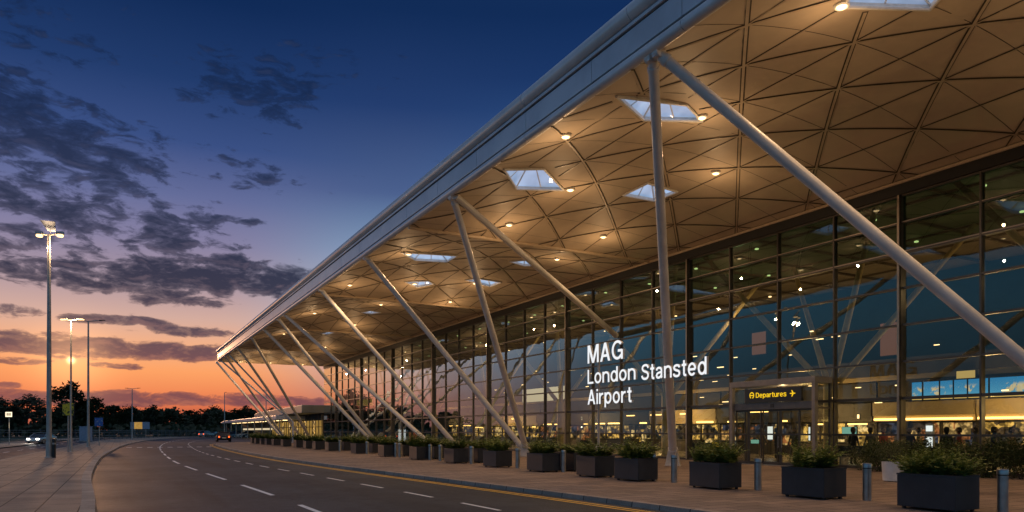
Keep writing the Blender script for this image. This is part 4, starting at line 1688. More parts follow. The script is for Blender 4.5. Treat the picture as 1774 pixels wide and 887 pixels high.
obj('side_glass', mb, M['door_glass'], po, world=True)
mb = MB()
for y0 in (PU0 + .06, PU1 - .06):
    for z in (1.6, 2.76):
        mb.box(PX0 + .2, VW - .3, y0 - .03, y0 + .03, z - .04, z + .04)
    mb.box(VW - .42, VW - .3, y0 - .05, y0 + .05, .13, PH - .29)
obj('side_frame', mb, M['mullion'], po, world=True)
du = [PU0 + .18, 22.35, 23.42, 24.5, 25.3, PU1 - .18]
for k in range(5):
    a, b = du[k] + .01, du[k + 1] - .01
    x = PX0 + .24 + (.06 if k in (1, 2) else 0)
    mb = MB()
    w = .055
    for (p, q, z0, z1) in ((a, a + w, .15, 2.735), (b - w, b, .15, 2.735), (a + w, b - w, .15, .27), (a + w, b - w, 2.66, 2.735), (a + w, b - w, 1.55, 1.60)):
        mb.box(x, x + .05, p, q, z0, z1)
    d_ = obj('door', mb, M['mullion'], po, world=True)
    mb = MB()
    mb.add([(x + .025, a + w, .27), (x + .025, b - w, .27), (x + .025, b - w, 2.66), (x + .025, a + w, 2.66)], [(0, 1, 2, 3)])
    obj('door_glass', mb, M['door_glass'], d_, world=True)
    if k in (1, 2):
        mb = MB()
        yy = b - .09 if k == 1 else a + .09
        mb.tube((x - .05, yy, .95), (x - .05, yy, 1.5), .014, n=8)
        mb.box(x - .05, x, yy - .01, yy + .01, 1.0, 1.02)
        mb.box(x - .05, x, yy - .01, yy + .01, 1.43, 1.45)
        obj('handle', mb, M['steel'], d_, world=True)
mb = MB()
mb.box(PX0 + .1, VW - .3, PU0 + .18, PU1 - .18, .122, .14)
obj('threshold', mb, M['steel'], po, world=True)

ds = thing('departures_sign', 'black sign with yellow lit word Departures, arrow ring and aeroplane symbol above the porch doors', 'sign', (PX0 + .06, 23.5, 3.09))
SU0, SU1 = u_of(1388, PX0 + .02), u_of(1290, PX0 + .02)
mb = MB()
mb.box(PX0 + .03, PX0 + .17, SU0, SU1, 3.09, 3.73)
obj('panel', mb, M['dark'], ds, world=True, bevel=.01)
XS_ = PX0 + .018
tl, tr_ = u_of(1309.5, XS_), u_of(1362, XS_)
place_text('Departures', 'lettering', [M['sign_yellow'], M['sign_yellow']], ds, XS_ - .004, tl, 3.31, .24, tl - tr_, .01)
sy = MB()
cy0 = u_of(1302.5, XS_)
cz = 3.43
ro, ri = .145, .098
for k in range(28):
    t0, t1 = 2 * math.pi * k / 32 - math.pi / 2 + .35, 2 * math.pi * (k + 1) / 32 - math.pi / 2 + .35
    q = [(r * math.cos(t), r * math.sin(t) * 1.1) for r, t in ((ri, t0), (ro, t0), (ro, t1), (ri, t1))]
    sy.add([(XS_ - .004, cy0 - a_, cz + b_) for a_, b_ in q], [(0, 1, 2, 3)])
sy.box(XS_ - .007, XS_ + .002, cy0 - .10, cy0 + .12, cz - .022, cz + .022)
pl0 = u_of(1373.5, XS_)
plane = [(-.17, .0), (-.15, .022), (-.04, .024), (-.075, .15), (-.035, .15), (.045, .026), (.12, .022), (.16, 0), (.12, -.022), (.045, -.026), (-.035, -.15), (-.075, -.15), (-.04, -.024), (-.15, -.022)]
sy.add([(XS_ - .004, pl0 - a_ * 1.0, cz + b_) for a_, b_ in plane], [tuple(range(len(plane)))])
obj('symbol', sy, M['sign_yellow'], ds, world=True)
light('porch_lamp', 'POINT', (PX0 + .9, 23.8, 3.5), 25, (1.0, .7, .35), .1)

# small yellow notice on the glass left of the porch
u0, u1, z0, z1 = span(1233.5, 1244.5, 766, 778, VW - .3)
nt = thing('yellow_notice', 'small square yellow notice with a black mark beside the porch', 'notice', (VW - .3, (u0 + u1) / 2, .12))
mb = MB()
mb.box(VW - .3, VW - .28, u0, u1, z0, z1)
obj('plate', mb, M['yellow_board'], nt, world=True)
mb = MB()
mb.lathe([(.07, 0), (.07, .004)], (0, 0, 0), 14)
mk_ = MB()
cyy, czz = (u0 + u1) / 2, (z0 + z1) / 2
pts = [(VW - .304, cyy + .07 * math.cos(2 * math.pi * k / 14), czz + .04 + .07 * math.sin(2 * math.pi * k / 14)) for k in range(14)]
mk_.add(pts, [tuple(range(14))])
mk_.box(VW - .306, VW - .301, cyy - .05, cyy + .03, czz - .12, czz - .05)
obj('mark', mk_, M['dark'], nt, world=True)
mb = MB()
mb.box(VW - .295, VW - .275, cyy - .02, cyy + .02, .12, z0)
obj('stand', mb, M['mullion'], nt, world=True)

# ------------------------------------------------------------------ planters, shrubs, bollards
def blade(mb, base, yaw, length, lean, w, segs=3, droop=1.0):
    d = Vector((math.cos(yaw), math.sin(yaw), 0))
    s = Vector((-d.y, d.x, 0))
    pts = []
    for k in range(segs + 1):
        t = k / segs
        out = length * (t * lean)
        up = length * (t * math.cos(lean) - droop * lean * t * t * .45)
        pts.append(base + d * out + Vector((0, 0, up)))
    vs = []
    for k, p in enumerate(pts):
        ww = w * (1 - (k / segs) ** 1.5) + .001
        vs += [p + s * ww, p - s * ww]
    mb.add(vs, [(2 * k, 2 * k + 1, 2 * k + 3, 2 * k + 2) for k in range(segs)])


def shrub_mesh(seed, w, d, h, n=90):
    """arching fronds with paired leaflets, springing from the soil in an uneven mound"""
    rg = random.Random(seed)
    mb = MB()
    for k in range(n):
        bx, by = rg.uniform(-w, w), rg.uniform(-d, d)
        lean = abs(rg.gauss(.45, .3))
        yaw = math.atan2(by, bx) + rg.gauss(0, .9)
        L = h * rg.uniform(.6, 1.25)
        D = Vector((math.cos(yaw), math.sin(yaw), 0))
        S = Vector((-D.y, D.x, 0))
        m_ = rg.randint(11, 16)
        for q in range(1, m_ + 1):
            t = q / m_
            p = Vector((bx, by, 0)) + D * (L * t * lean * 1.0) + Vector((0, 0, L * (t - lean * t * t * .55)))
            ll = L * .26 * (1.15 - t) * rg.uniform(.7, 1.3) + .02
            for sg_ in (-1, 1):
                e = (S * sg_ + D * .5 + Vector((0, 0, rg.uniform(-.15, .5)))).normalized()
                n_ = e.cross(Vector((rg.gauss(0, .4), rg.gauss(0, .4), 1))).normalized()
                wd_ = ll * .17 + .004
                mb.add([p, p + e * ll * .5 + n_ * wd_, p + e * ll, p + e * ll * .5 - n_ * wd_], [(0, 1, 2, 3)])
    return mb


shrubs = [mesh_of('foliage', shrub_mesh(s, .32, .26, .60), M['shrub_leaf']) for s in (1, 2, 3, 4)]
shrub_stems = []
for s in range(4):
    rg = random.Random(s + 50)
    mb = MB()
    mb.path([(0, 0, -.03), (.03, .02, .12), (.02, -.03, .3)], [.014, .011, .005], 6)
    shrub_stems.append(mesh_of('stem', mb, M['bark']))


def make_planter(L, Dp, H):
    body = MB()
    body.box(0, Dp, -L / 2, L / 2, .05, H - .035)
    rim = MB()
    t = .05
    for (x0, x1, y0, y1) in ((0, Dp, -L / 2, -L / 2 + t), (0, Dp, L / 2 - t, L / 2), (0, t, -L / 2 + t, L / 2 - t), (Dp - t, Dp, -L / 2 + t, L / 2 - t)):
        rim.box(x0 - .006, x1 + .006, y0 - .006, y1 + .006, H - .033, H)
    rim2 = MB()
    for (x0, x1, y0, y1) in ((-.006, Dp + .006, -L / 2 - .006, -L / 2 + t), (-.006, Dp + .006, L / 2 - t, L / 2 + .006), (-.006, t, -L / 2 + t, L / 2 - t), (Dp - t, Dp + .006, -L / 2 + t, L / 2 - t)):
        rim2.box(x0, x1, y0, y1, H - .034, H)
    soil = MB()
    soil.box(t + .003, Dp - t - .003, -L / 2 + t + .003, L / 2 - t - .003, H - .034, H - .022)
    feet_ = []
    for sx in (.08, Dp - .14):
        for sy_ in (-L / 2 + .06, L / 2 - .12):
            f_ = MB()
            f_.box(sx, sx + .06, sy_, sy_ + .06, 0, .049)
            feet_.append(f_)
    return body, rim2, soil, feet_


pb, pr_, ps_, pf_ = make_planter(1.22, .82, .74)
PM = dict(body=mesh_of('body', pb, M['planter'], bevel=.012), rim=mesh_of('rim', pr_, M['planter']), soil=mesh_of('soil', ps_, M['soil']), feet=[mesh_of('foot', f_, M['dark']) for f_ in pf_])
planter_px = [1555, 1353, 1194, 1065, 998, 912, 836, 768, 708, 655, 607, 563, 541, 525, 509, 486, 470, 459, 449, 441, 434]
back_px = [(975, 993), (815, 834), (745, 757), (693, 707), (640, 652), (594, 604)]
VP_ = 14.4
spots = []
for k, px in enumerate(planter_px):
    spots.append((VP_, u_of(px, VP_) - .61, 0, k))
for k, (p0, p1) in enumerate(back_px):
    spots.append((15.75, u_of((p0 + p1) / 2 - 6, 15.75), 1, k))
where = ['standing by the hedge, nearest the camera', 'standing before the departures porch', 'standing left of the porch, beside the white strut pedestal', 'standing just right of the sign post',
         'standing in front of the sign post', 'standing in front of the paired strut feet']
for (x, u0, row, k) in spots:
    if row == 0:
        w_ = where[k] if k < len(where) else f'{ORD[k]} in the front row counted from the hedge'
        lab = 'dark square planter box, ' + w_
    else:
        lab = f'dark planter box set back behind the front row, {ORD[k]} counted from the sign post'
    t_ = thing('planter_box', lab, 'planter', (x + random.uniform(-.04, .04), u0, .122), R(random.uniform(-2, 2)), group='dark planter boxes along the kerb')
    obj('body', PM['body'], None, t_)
    obj('rim', PM['rim'], None, t_)
    obj('soil', PM['soil'], None, t_)
    if u0 < 45:
        for f_ in PM['feet']:
            obj('foot', f_, None, t_)
    rg = random.Random(k * 7 + row * 100)
    two = (row == 0 and k in (0, 2))
    for q in range(2 if two else 1):
        sl = 'feathery green shrub in the planter ' + (w_ if row == 0 else f'behind the front row, {ORD[k]} from the sign post')
        if two:
            sl = ('nearer' if q == 0 else 'farther') + ' of two shrubs in the planter ' + ('by the hedge' if k == 0 else 'left of the porch')
        si = rg.randrange(4)
        sb_ = thing('planter_shrub', sl, 'shrub', (x + .41, u0 + ((-.30, .30)[q] if two else rg.uniform(-.06, .06)), .122 + .72), rg.uniform(0, 6.28), 'shrubs in the planter boxes')
        sc = rg.uniform(.95, 1.2)
        sb_.scale = (sc * (.80 if two else 1.05), sc * (.80 if two else 1.15), sc * (1.0 if row == 0 else .85) * rg.uniform(.72, 1.25))
        obj('foliage', shrubs[si], None, sb_)
        obj('stem', shrub_stems[si], None, sb_)

bp, bc, bb = MB(), MB(), MB()
bp.lathe([(.098, 0), (.098, .74)], (0, 0, 0), 20)
bc.lathe([(.104, .762), (.104, .85), (.095, .868), (.02, .872)], (0, 0, 0), 20)
bb.lathe([(.090, .74), (.090, .764)], (0, 0, 0), 20)
BM = [('post', mesh_of('post', bp, M['steel'], smooth=True)), ('cap', mesh_of('cap', bc, M['steel'], smooth=True)), ('groove', mesh_of('groove', bb, M['dark'], smooth=True))]
bol_px = [1737, 1502, 1313, 1168, 1132, 976, 897, 817, 763, 748, 693, 688, 636, 589, 556]
bol_say = ['nearest the camera, right of the planter by the hedge', 'between the hedge planter and the porch planter', 'in front of the left porch column', 'beside the white strut pedestal, right one of a pair',
           'beside the sign post planters, left one of a pair']
for k, px in enumerate(bol_px):
    x = 15.3 if k < 6 else 15.1
    u0 = u_of(px, x)
    if k in (9, 11):
        u0 += .25
    lab = 'round steel bollard ' + (bol_say[k] if k < 5 else f'in the planter row, {ORD[k]} counted from the hedge')
    t_ = thing('steel_bollard', lab, 'bollard', (x, u0, .122), group='steel bollards between the planters')
    for nm, me in BM:
        obj(nm, me, None, t_)

# hedge bushes and the pot by the glass
def bush_mesh(seed, r, h, n=1500, s=.05):
    rg = random.Random(seed)
    mb = MB()
    cl = [(rg.uniform(-r, r) * .8, rg.uniform(-r, r) * .8, rg.uniform(.25, .9) * h, rg.uniform(.25, .42) * r + .1) for _ in range(16)]
    for _ in range(n):
        cx, cy, cz_, cr_ = rg.choice(cl)
        v = Vector((rg.gauss(0, 1), rg.gauss(0, 1), rg.gauss(0, 1))).normalized() * cr_ * rg.uniform(.5, 1.1)
        p = Vector((cx, cy, max(.03, cz_ + v.z))) + Vector((v.x, v.y, 0))
        a_ = Vector((rg.gauss(0, 1), rg.gauss(0, 1), rg.gauss(0, 1))).normalized()
        b_ = a_.orthogonal().normalized()
        q = s * rg.uniform(.6, 1.4)
        mb.add([p - a_ * q, p + b_ * q * .45, p + a_ * q, p - b_ * q * .45], [(0, 1, 2, 3)])
    return mb


bushes = [mesh_of('foliage', bush_mesh(s, .75, 1.1), M['bush_leaf']) for s in (5, 6, 7)]
st_ = MB()
for k in range(9):
    a_ = k * .7
    st_.tube((.08 * math.cos(a_), .08 * math.sin(a_), 0), (.4 * math.cos(a_), .4 * math.sin(a_), .75), .015, .006, n=5)
bush_stem = mesh_of('stem', st_, M['bark'])
bush_px = [(1502, .9), (1528, 1.0), (1580, .95), (1622, 1.05), (1662, 1.0), (1702, 1.08), (1738, 1.0), (1772, 1.1)]
for k, (px, sc) in enumerate(bush_px):
    x = 26.6
    t_ = thing('hedge_bush', f'dark leafy bush in the hedge along the glass, {ORD[k]} from the porch', 'bush', (x, u_of(px, x), .12), k * 1.3, 'hedge bushes along the glass')
    t_.scale = (sc, sc, sc * 1.05)
    obj('foliage', bushes[k % 3], None, t_)
    obj('stem', bush_stem, None, t_)
pp = at_z(1547, 834, .12)
pot = thing('round_pot', 'pale round plant pot standing before the hedge', 'pot', pp)
mb = MB()
mb.lathe([(.24, 0), (.30, .03), (.33, .60), (.335, .63), (.29, .635), (.285, .58), (.02, .575)], (0, 0, 0), 24)
obj('shell', mb, M['white'], pot, smooth=True)
mb = MB()
mb.lathe([(.28, .585), (.02, .60)], (0, 0, 0), 20)
obj('soil', mb, M['soil'], pot)
ps2 = thing('pot_shrub', 'bushy shrub growing in the pale round pot', 'shrub', (pp.x, pp.y, pp.z + .6))
ps2.scale = (.6, .6, .62)
obj('foliage', bushes[0], None, ps2)
obj('stem', bush_stem, None, ps2)

# ------------------------------------------------------------------ lamp posts
def lamp_post(px, py_base, py_top, r, label, arms, lit, heads='flat', z0=.12):
    b = at_z(px, py_base, z0)
    d = math.hypot(b.x, b.y)
    dep = b.x * ST + b.y * CT
    h = (HZ - py_top) * dep / F + CH - z0
    t_ = thing('lamp_post', label, 'lamp post', b, TH * -1, 'lamp posts along the footway')
    mb = MB()
    mb.path([(0, 0, 0), (0, 0, h * .5), (0, 0, h)], [r, r * .8, r * .55], 14)
    mb.lathe([(r * 1.7, 0), (r * 1.7, .03), (r * 1.15, .05), (r * 1.1, .9), (r, .95)], (0, 0, 0), 14)
    obj('post', mb, M['galv'], t_, smooth=True)
    mb = MB()
    for s, L in arms:
        mb.path([(0, 0, h - .05), (s * L * .6, 0, h + .02), (s * L, 0, h + .03)], [.05, .04, .035], 8)
    obj('arm', mb, M['galv'], t_, smooth=True)
    for s, L in arms:
        hb = MB()
        if heads == 'flood':
            hb.prism_x([(-.14, h - .02), (.14, h - .02), (.10, h + .16), (-.10, h + .16)], s * L - .20, s * L + .20)
        else:
            hb.box(s * L - .28, s * L + .28, -.11, .11, h + .03, h + .10)
        ho = obj('lamp_head', hb, M['dark' if not lit else 'galv'], t_, bevel=.02)
        if lit:
            bb_ = MB()
            if heads == 'flood':
                bb_.lathe([(.02, -.16), (.16, -.13), (.19, -.06), (.17, .0)], (s * L, 0, h - .02), 14)
            else:
                bb_.box(s * L - .22, s * L + .22, -.09, .09, h - .02, h + .028)
            obj('bulb', bb_, M['lamp_post'], ho)
    return t_, b, h


t_, b, h = lamp_post(85, 793, 406, .15, 'tall lamp post with two lit floodlights and a reflector plate, nearest on the footway', [(-1, .58), (1, .66)], True, 'flood')
rf = MB()
vs = [(-.42, -.22, h + .80), (.50, -.22, h + .70), (.26, .20, h + .22), (-.20, .20, h + .26)]
rf.add(vs + [(x, y + .03, z) for x, y, z in vs], [(0, 1, 2, 3), (7, 6, 5, 4), (0, 4, 5, 1), (1, 5, 6, 2), (2, 6, 7, 3), (3, 7, 4, 0)])
rf.path([(0, 0, h - .02), (0, .12, h + .15), (.03, .06, h + .45)], .03, 8)
obj('reflector', rf, M['board_right'], t_)
c_, s_ = math.cos(-TH), math.sin(-TH)
for dx in (-.58, .66):
    light('post_lamp', 'POINT', (b.x + dx * c_, b.y + dx * s_, b.z + h - .75), 260, (1.0, .62, .32), .15)
t_, b, h = lamp_post(123, 783, 554, .085, 'slim lit lamp post behind the yellow sign board', [(-1, .55), (1, .75)], True)
light('post_lamp', 'POINT', (b.x, b.y - .4, b.z + h - .3), 300, (1.0, .62, .32), .15)
lamp_post(153, 774, 556, .13, 'unlit lamp post with twin flat arms beside the blue sign', [(-1, .7), (1, 1.4)], False)
lamp_post(229, 761.5, 673, .12, 'unlit lamp post with twin flat arms beside the roadside billboard', [(-1, 1.0), (1, 1.2)], False)
lamp_post(389, 758, 680, .14, 'slim single-headed lamp post behind the dark parked vehicle', [(1, .35)], False, z0=.0)
lamp_post(461, 759, 676, .14, 'slim lamp post seen between the far roof struts', [(-1, .5), (1, .5)], False, z0=.0)

# ------------------------------------------------------------------ signs on the footway
def board(name, label, px_post, py_base, bx0, bx1, by0, by1, face, cat='sign', z0=.12, extra=None, lit=False, posts=None):
    b = at_z(px_post, py_base, z0)
    dep = b.x * ST + b.y * CT
    k = dep / F
    t_ = thing(name, label, cat, b, -TH)
    x0, x1 = (bx0 - px_post) * k, (bx1 - px_post) * k
    za, zb_ = (HZ - by1) * k + CH - z0, (HZ - by0) * k + CH - z0
    mb = MB()
    for xx in (posts or [0.0]):
        mb.tube((xx, .05, 0), (xx, .05, zb_ - .05), .05, n=10)
    obj('post', mb, M['galv'], t_, smooth=True)
    mb = MB()
    mb.box(x0, x1, -.035, -.005, za, zb_)
    obj('panel', mb, M['dark'] if not lit else M['galv'], t_, bevel=.008)
    mb = MB()
    mb.box(x0 + .02, x1 - .02, -.042, -.037, za + .02, zb_ - .02)
    obj('face', mb, face, t_)
    return t_, x0, x1, za, zb_


board('yellow_sign', 'dim yellow sign board on a slim post beside the lamp post', 117.6, 783, 108.5, 128.5, 698, 720, M['sign_face_yellow'])
board('blue_sign', 'square blue sign on a slim post at the bend of the footway', 171.7, 772, 164, 179, 723.5, 738.5, M['sign_face_blue'])
t_, x0, x1, za, zb_ = board('lit_sign', 'glowing pale box sign on a post beside the side road', 15.5, 770.5, 9.5, 21.5, 713.5, 722.5, M['lit_box'], lit=True)
mb = MB()
w = x1 - x0
for fx, fw in ((.16, .06), (.30, .14), (.50, .14), (.72, .10)):
    mb.box(x0 + w * fx, x0 + w * (fx + fw), -.046, -.043, za + .15, zb_ - .13)
obj('mark', mb, M['dark'], t_)
lb_ = light('sign_lamp', 'POINT', tuple(Vector(t_.location) + Vector((0, -.4, 2.2))), 6, (1, .8, .5), .1)
t_, x0, x1, za, zb_ = board('billboard', 'wide billboard with amber picture and pale blue half behind the bend', 243, 759, 226, 259.5, 731, 743.5, M['board_right'], cat='billboard', posts=[-1.2, 1.2])
mb = MB()
mb.box(x0 + (x1 - x0) * .2, x0 + (x1 - x0) * .62, -.05, -.045, za + .05, zb_ - .05)
obj('picture', mb, M['board_left'], t_)

# dark bollard beside the first lamp post
b = at_z(93.5, 793, .12)
t_ = thing('dark_bollard', 'black bollard beside the tall lamp post on the footway', 'bollard', b)
mb = MB()
mb.lathe([(.10, 0), (.10, 1.0)], (0, 0, 0), 16)
obj('post', mb, M['dark'], t_, smooth=True)
mb = MB()
mb.lathe([(.105, 1.002), (.105, 1.08), (.07, 1.13), (.01, 1.14)], (0, 0, 0), 16)
obj('cap', mb, M['dark'], t_, smooth=True)
mb = MB()
mb.lathe([(.102, .8), (.102, .9)], (0, 0, 0), 16)
obj('band', mb, M['galv'], t_, smooth=True)

# utility cabinet
b = at_z(146, 764.5, .1)
t_ = thing('utility_cabinet', 'pale grey utility cabinet before the fence', 'cabinet', b, -TH)
mb = MB()
mb.box(-.78, .78, 0, .8, .1, 2.25)
obj('body', mb, M['board_right'], t_, bevel=.03)
for s in (-1, 1):
    mb = MB()
    mb.box(.02 * s if s > 0 else -.74, .74 if s > 0 else -.02, -.02, -.002, .2, 2.15)
    obj('door', mb, M['board_right'], t_, bevel=.01)
mb = MB()
mb.box(-.82, .82, -.04, .84, 0, .098)
obj('plinth', mb, M['concrete'], t_)
mb = MB()
mb.box(-.83, .83, -.05, .85, 2.252, 2.32)
obj('lid', mb, M['board_right'], t_, bevel=.01)

# ------------------------------------------------------------------ fence
fpts = [at_z(px, py, .1) for px, py in ((-260, 772), (-120, 768), (0, 765), (70, 764.5), (130, 764), (190, 761.5), (250, 759), (300, 757.5), (345, 756.8))]
ft = thing('fence', 'low grey mesh fence with posts along the far side of the road', 'fence', fpts[2])
rail, mesh_ = MB(), MB()
L = 0
for p, q in zip(fpts, fpts[1:]):
    for z in (.12, .75, 1.35, 1.7):
        rail.tube((p.x, p.y, z + .1), (q.x, q.y, z + .1), .035, n=6)
    n_ = max(1, int((q - p).length / 2.8))
    for k in range(n_):
        c = p.lerp(q, k / n_)
        mb = MB()
        mb.box(c.x - .05, c.x + .05, c.y - .05, c.y + .05, .1, 2.0)
        if L < 90:
            obj('post', mb, M['fence'], ft, world=True)
        L += 1
    n_ = int((q - p).length / .35)
    for k in range(n_):
        c = p.lerp(q, (k + .5) / n_)
        mesh_.box(c.x - .012, c.x + .012, c.y - .012, c.y + .012, .2, 1.8)
obj('rail', rail, M['fence'], ft, world=True)
obj('infill_bars', mesh_, M['fence'], ft, world=True)

# ------------------------------------------------------------------ cars
def car(label, loc, rz, paint, kind='suv', tail=False, head=False):
    t_ = thing('car', label, 'car', loc, rz)     # front faces local +y
    if kind == 'suv':
        Lc, W, hb, hr = 4.55, 1.86, 1.02, 1.68
        prof = [(-2.22, .35), (-2.27, .62), (-2.22, 1.0), (-2.15, 1.05), (1.0, 1.02), (2.0, .92), (2.22, .72), (2.26, .45), (2.2, .28), (-2.1, .28)]
        roof = [(-2.12, 1.05), (-1.85, 1.62), (-.9, 1.69), (.2, 1.64), (1.05, 1.03)]
    else:
        W = 1.80
        prof = [(-2.25, .33), (-2.3, .6), (-2.2, .95), (-1.5, .98), (.9, .95), (2.05, .80), (2.28, .6), (2.3, .36), (2.2, .24), (-2.15, .24)]
        roof = [(-1.95, .97), (-1.05, 1.40), (-.3, 1.46), (.3, 1.40), (1.15, .96)]
    mb = MB()
    mb.prism_x(prof, -W / 2, W / 2)
    obj('body', mb, paint, t_, bevel=.07, smooth=True)
    # cabin, narrower at the roof
    mb = MB()
    n = len(roof)
    top = max(z for y, z in roof)
    vs = []
    for s in (-1, 1):
        for y, z in roof:
            w = W / 2 - .04 - (z - roof[0][1]) * .30
            vs.append((s * w, y, z - .01))
    fs = [tuple(range(n - 1, -1, -1)), tuple(range(n, 2 * n))] + [(i, (i + 1) % n, n + (i + 1) % n, n + i) for i in range(n)]
    mb.add(vs, fs)
    obj('windows', mb, M['car_glass'], t_, bevel=.03)
    mb = MB()
    rr = [p for p in roof if p[1] > top - .12]
    ys = [p[0] for p in rr]
    wv = W / 2 - .04 - (top - roof[0][1]) * .30
    mb.box(-wv - .0, wv + .0, min(ys) - .05, max(ys) + .05, top - .02, top + .025)
    for s in (-1, 1):
        for (ya, za), (yb, zb2) in ((roof[0], roof[1]), (roof[-1], roof[-2])):
            wa, wb = W / 2 - .03 - (za - roof[0][1]) * .3, W / 2 - .03 - (zb2 - roof[0][1]) * .3
            mb.tube((s * wa, ya, za), (s * wb, yb, zb2), .045, n=6)
    obj('roof', mb, paint, t_, bevel=.01)
    for s in (-1, 1):
        for y in (-1.38, 1.40):
            mb = MB()
            mb.tube((s * (W / 2 - .22), y, .33), (s * (W / 2 + .01), y, .33), .33, n=20)
            w_ = obj('wheel', mb, M['rubber'], t_)
            mb = MB()
            mb.tube((s * (W / 2 + .0), y, .33), (s * (W / 2 + .025), y, .33), .2, n=14)
            obj('rim', mb, M['steel'], w_)
        mb = MB()
        yb = prof[2][0]
        mb.box(s * (W / 2 - .30) - .09, s * (W / 2 - .30) + .09, yb - .10, yb + .02, .72 if kind == 'suv' else .66, 1.0 if kind == 'suv' else .82)
        obj('tail_light', mb, M['taillight'] if tail else M['coat_red'], t_, bevel=.02)
        mb = MB()
        yf = prof[6][0]
        mb.box(s * (W / 2 - .34) - .17, s * (W / 2 - .34) + .17, yf - .08, yf + .06, .58, .74)
        obj('headlight', mb, M['headlight'] if head else M['white'], t_, bevel=.03)
        mb = MB()
        mb.box(s * (W / 2 + .08) - .09, s * (W / 2 + .08) + .09, .72, .85, .95, 1.08)
        obj('mirror', mb, paint, t_, bevel=.02)
    mb = MB()
    mb.box(-.27, .27, prof[1][0] - .035, prof[1][0] - .005, .62, .74)
    obj('number_plate', mb, M['number_white'], t_)
    return t_


def car_at(px, py, z=0.0):
    return at_z(px, py, z)


car('dark estate car seen from behind with red tail lights by the pavement corner', car_at(387, 765.0), R(-4), M['car_dark'], 'suv', tail=True).scale = (1.14, 1.0, .9)
car('silver saloon with red tail lights rounding the bend', car_at(357.5, 757.6), R(-38), M['car_silver'], 'suv', tail=True)
car('dim grey car just behind the silver saloon on the bend', car_at(371.5, 756.6), R(-30), M['car_grey'], 'sedan', tail=True)
cl_ = car('silver car with bright headlights coming along the side road', car_at(72, 769), R(160), M['car_silver'], 'sedan', head=True)
fd = Vector((-math.sin(R(160)), math.cos(R(160)), 0))
light('headlight_beam', 'SPOT', Vector(cl_.location) + fd * 2.5 + Vector((0, 0, .65)), 500, (1, .92, .8), .1, target=Vector(cl_.location) + fd * 14 + Vector((0, 0, -.3)), spot=70)
pk = [(398, 'dark blue parked car, first in the row before the low canopy', 'car_blue', 'sedan'), (408, 'black parked car, second in the row before the low canopy', 'car_dark', 'suv'),
      (418, 'grey parked car, third in the row before the low canopy', 'car_grey', 'sedan'), (428, 'white parked car, fourth in the row before the low canopy', 'car_white', 'suv'),
      (438, 'dark parked car, last in the row before the low canopy', 'car_dark', 'sedan')]
for px, lab, pc, kd in pk:
    c = car(lab, car_at(px, 758.2), R(70), M[pc], kd)
    c['group'] = 'parked cars before the low canopy'

# ------------------------------------------------------------------ far wing and canopy
fw = thing('far_wing', 'low far terminal wing with rounded grey roof and warm lit windows', 'building', (28.0, 135.0, 0))
mb = MB()
mb.prism_x([(115, 4.5), (160, 4.5), (161, 4.7), (160, 5.2), (156, 5.5), (115, 5.8)], 25.0, 42.0)
obj('roof', mb, M['wing_roof'], fw, world=True, bevel=.1)
mb = MB()
mb.box(28.4, 41, 115.2, 158, 0, 4.49)
obj('wall', mb, M['int_dark'], fw, world=True)
k = 0
y = 115.6
while y < 157:
    mb = MB()
    mb.box(28.30, 28.38, y, y + 1.9, .5, 3.4)
    w_ = obj('window', mb, M['warm_window'] if k % 3 != 2 else M['shop_warm'], fw, world=True)
    mb = MB()
    mb.box(28.22, 28.32, y - .12, y - .02, .2, 4.45)
    mb.box(28.22, 28.30, y, y + 1.9, 2.3, 2.4)
    obj('frame', mb, M['mullion'], w_, world=True)
    y += 2.15
    k += 1
lc = thing('low_canopy', 'long low pick-up canopy with lit edge behind the parked cars', 'canopy', (26, 165, 0))
mb = MB()
mb.prism_x([(128, 3.65), (205, 3.65), (205, 3.9), (200, 4.25), (128, 4.35)], 23.5, 29.5)
obj('roof', mb, M['fascia'], lc, world=True, bevel=.05)
for y in range(130, 205, 9):
    mb = MB()
    mb.tube((24.5, y, 0), (24.5, y, 3.64), .12, n=10)
    obj('column', mb, M['galv'], lc, world=True, smooth=True)
for y in range(132, 202, 6):
    mb = MB()
    mb.box(25.6, 26.2, y, y + 1.2, 3.55, 3.64)
    obj('lamp', mb, M['lamp_small'], lc, world=True)
mb = MB()
mb.box(29.0, 29.2, 128, 205, .0, 3.6)
obj('back_wall', mb, M['int_dark'], lc, world=True)
mb = MB()
mb.box(28.93, 28.99, 129, 204, 1.9, 2.3)
obj('lit_band', mb, M['cream_panel'], lc, world=True)

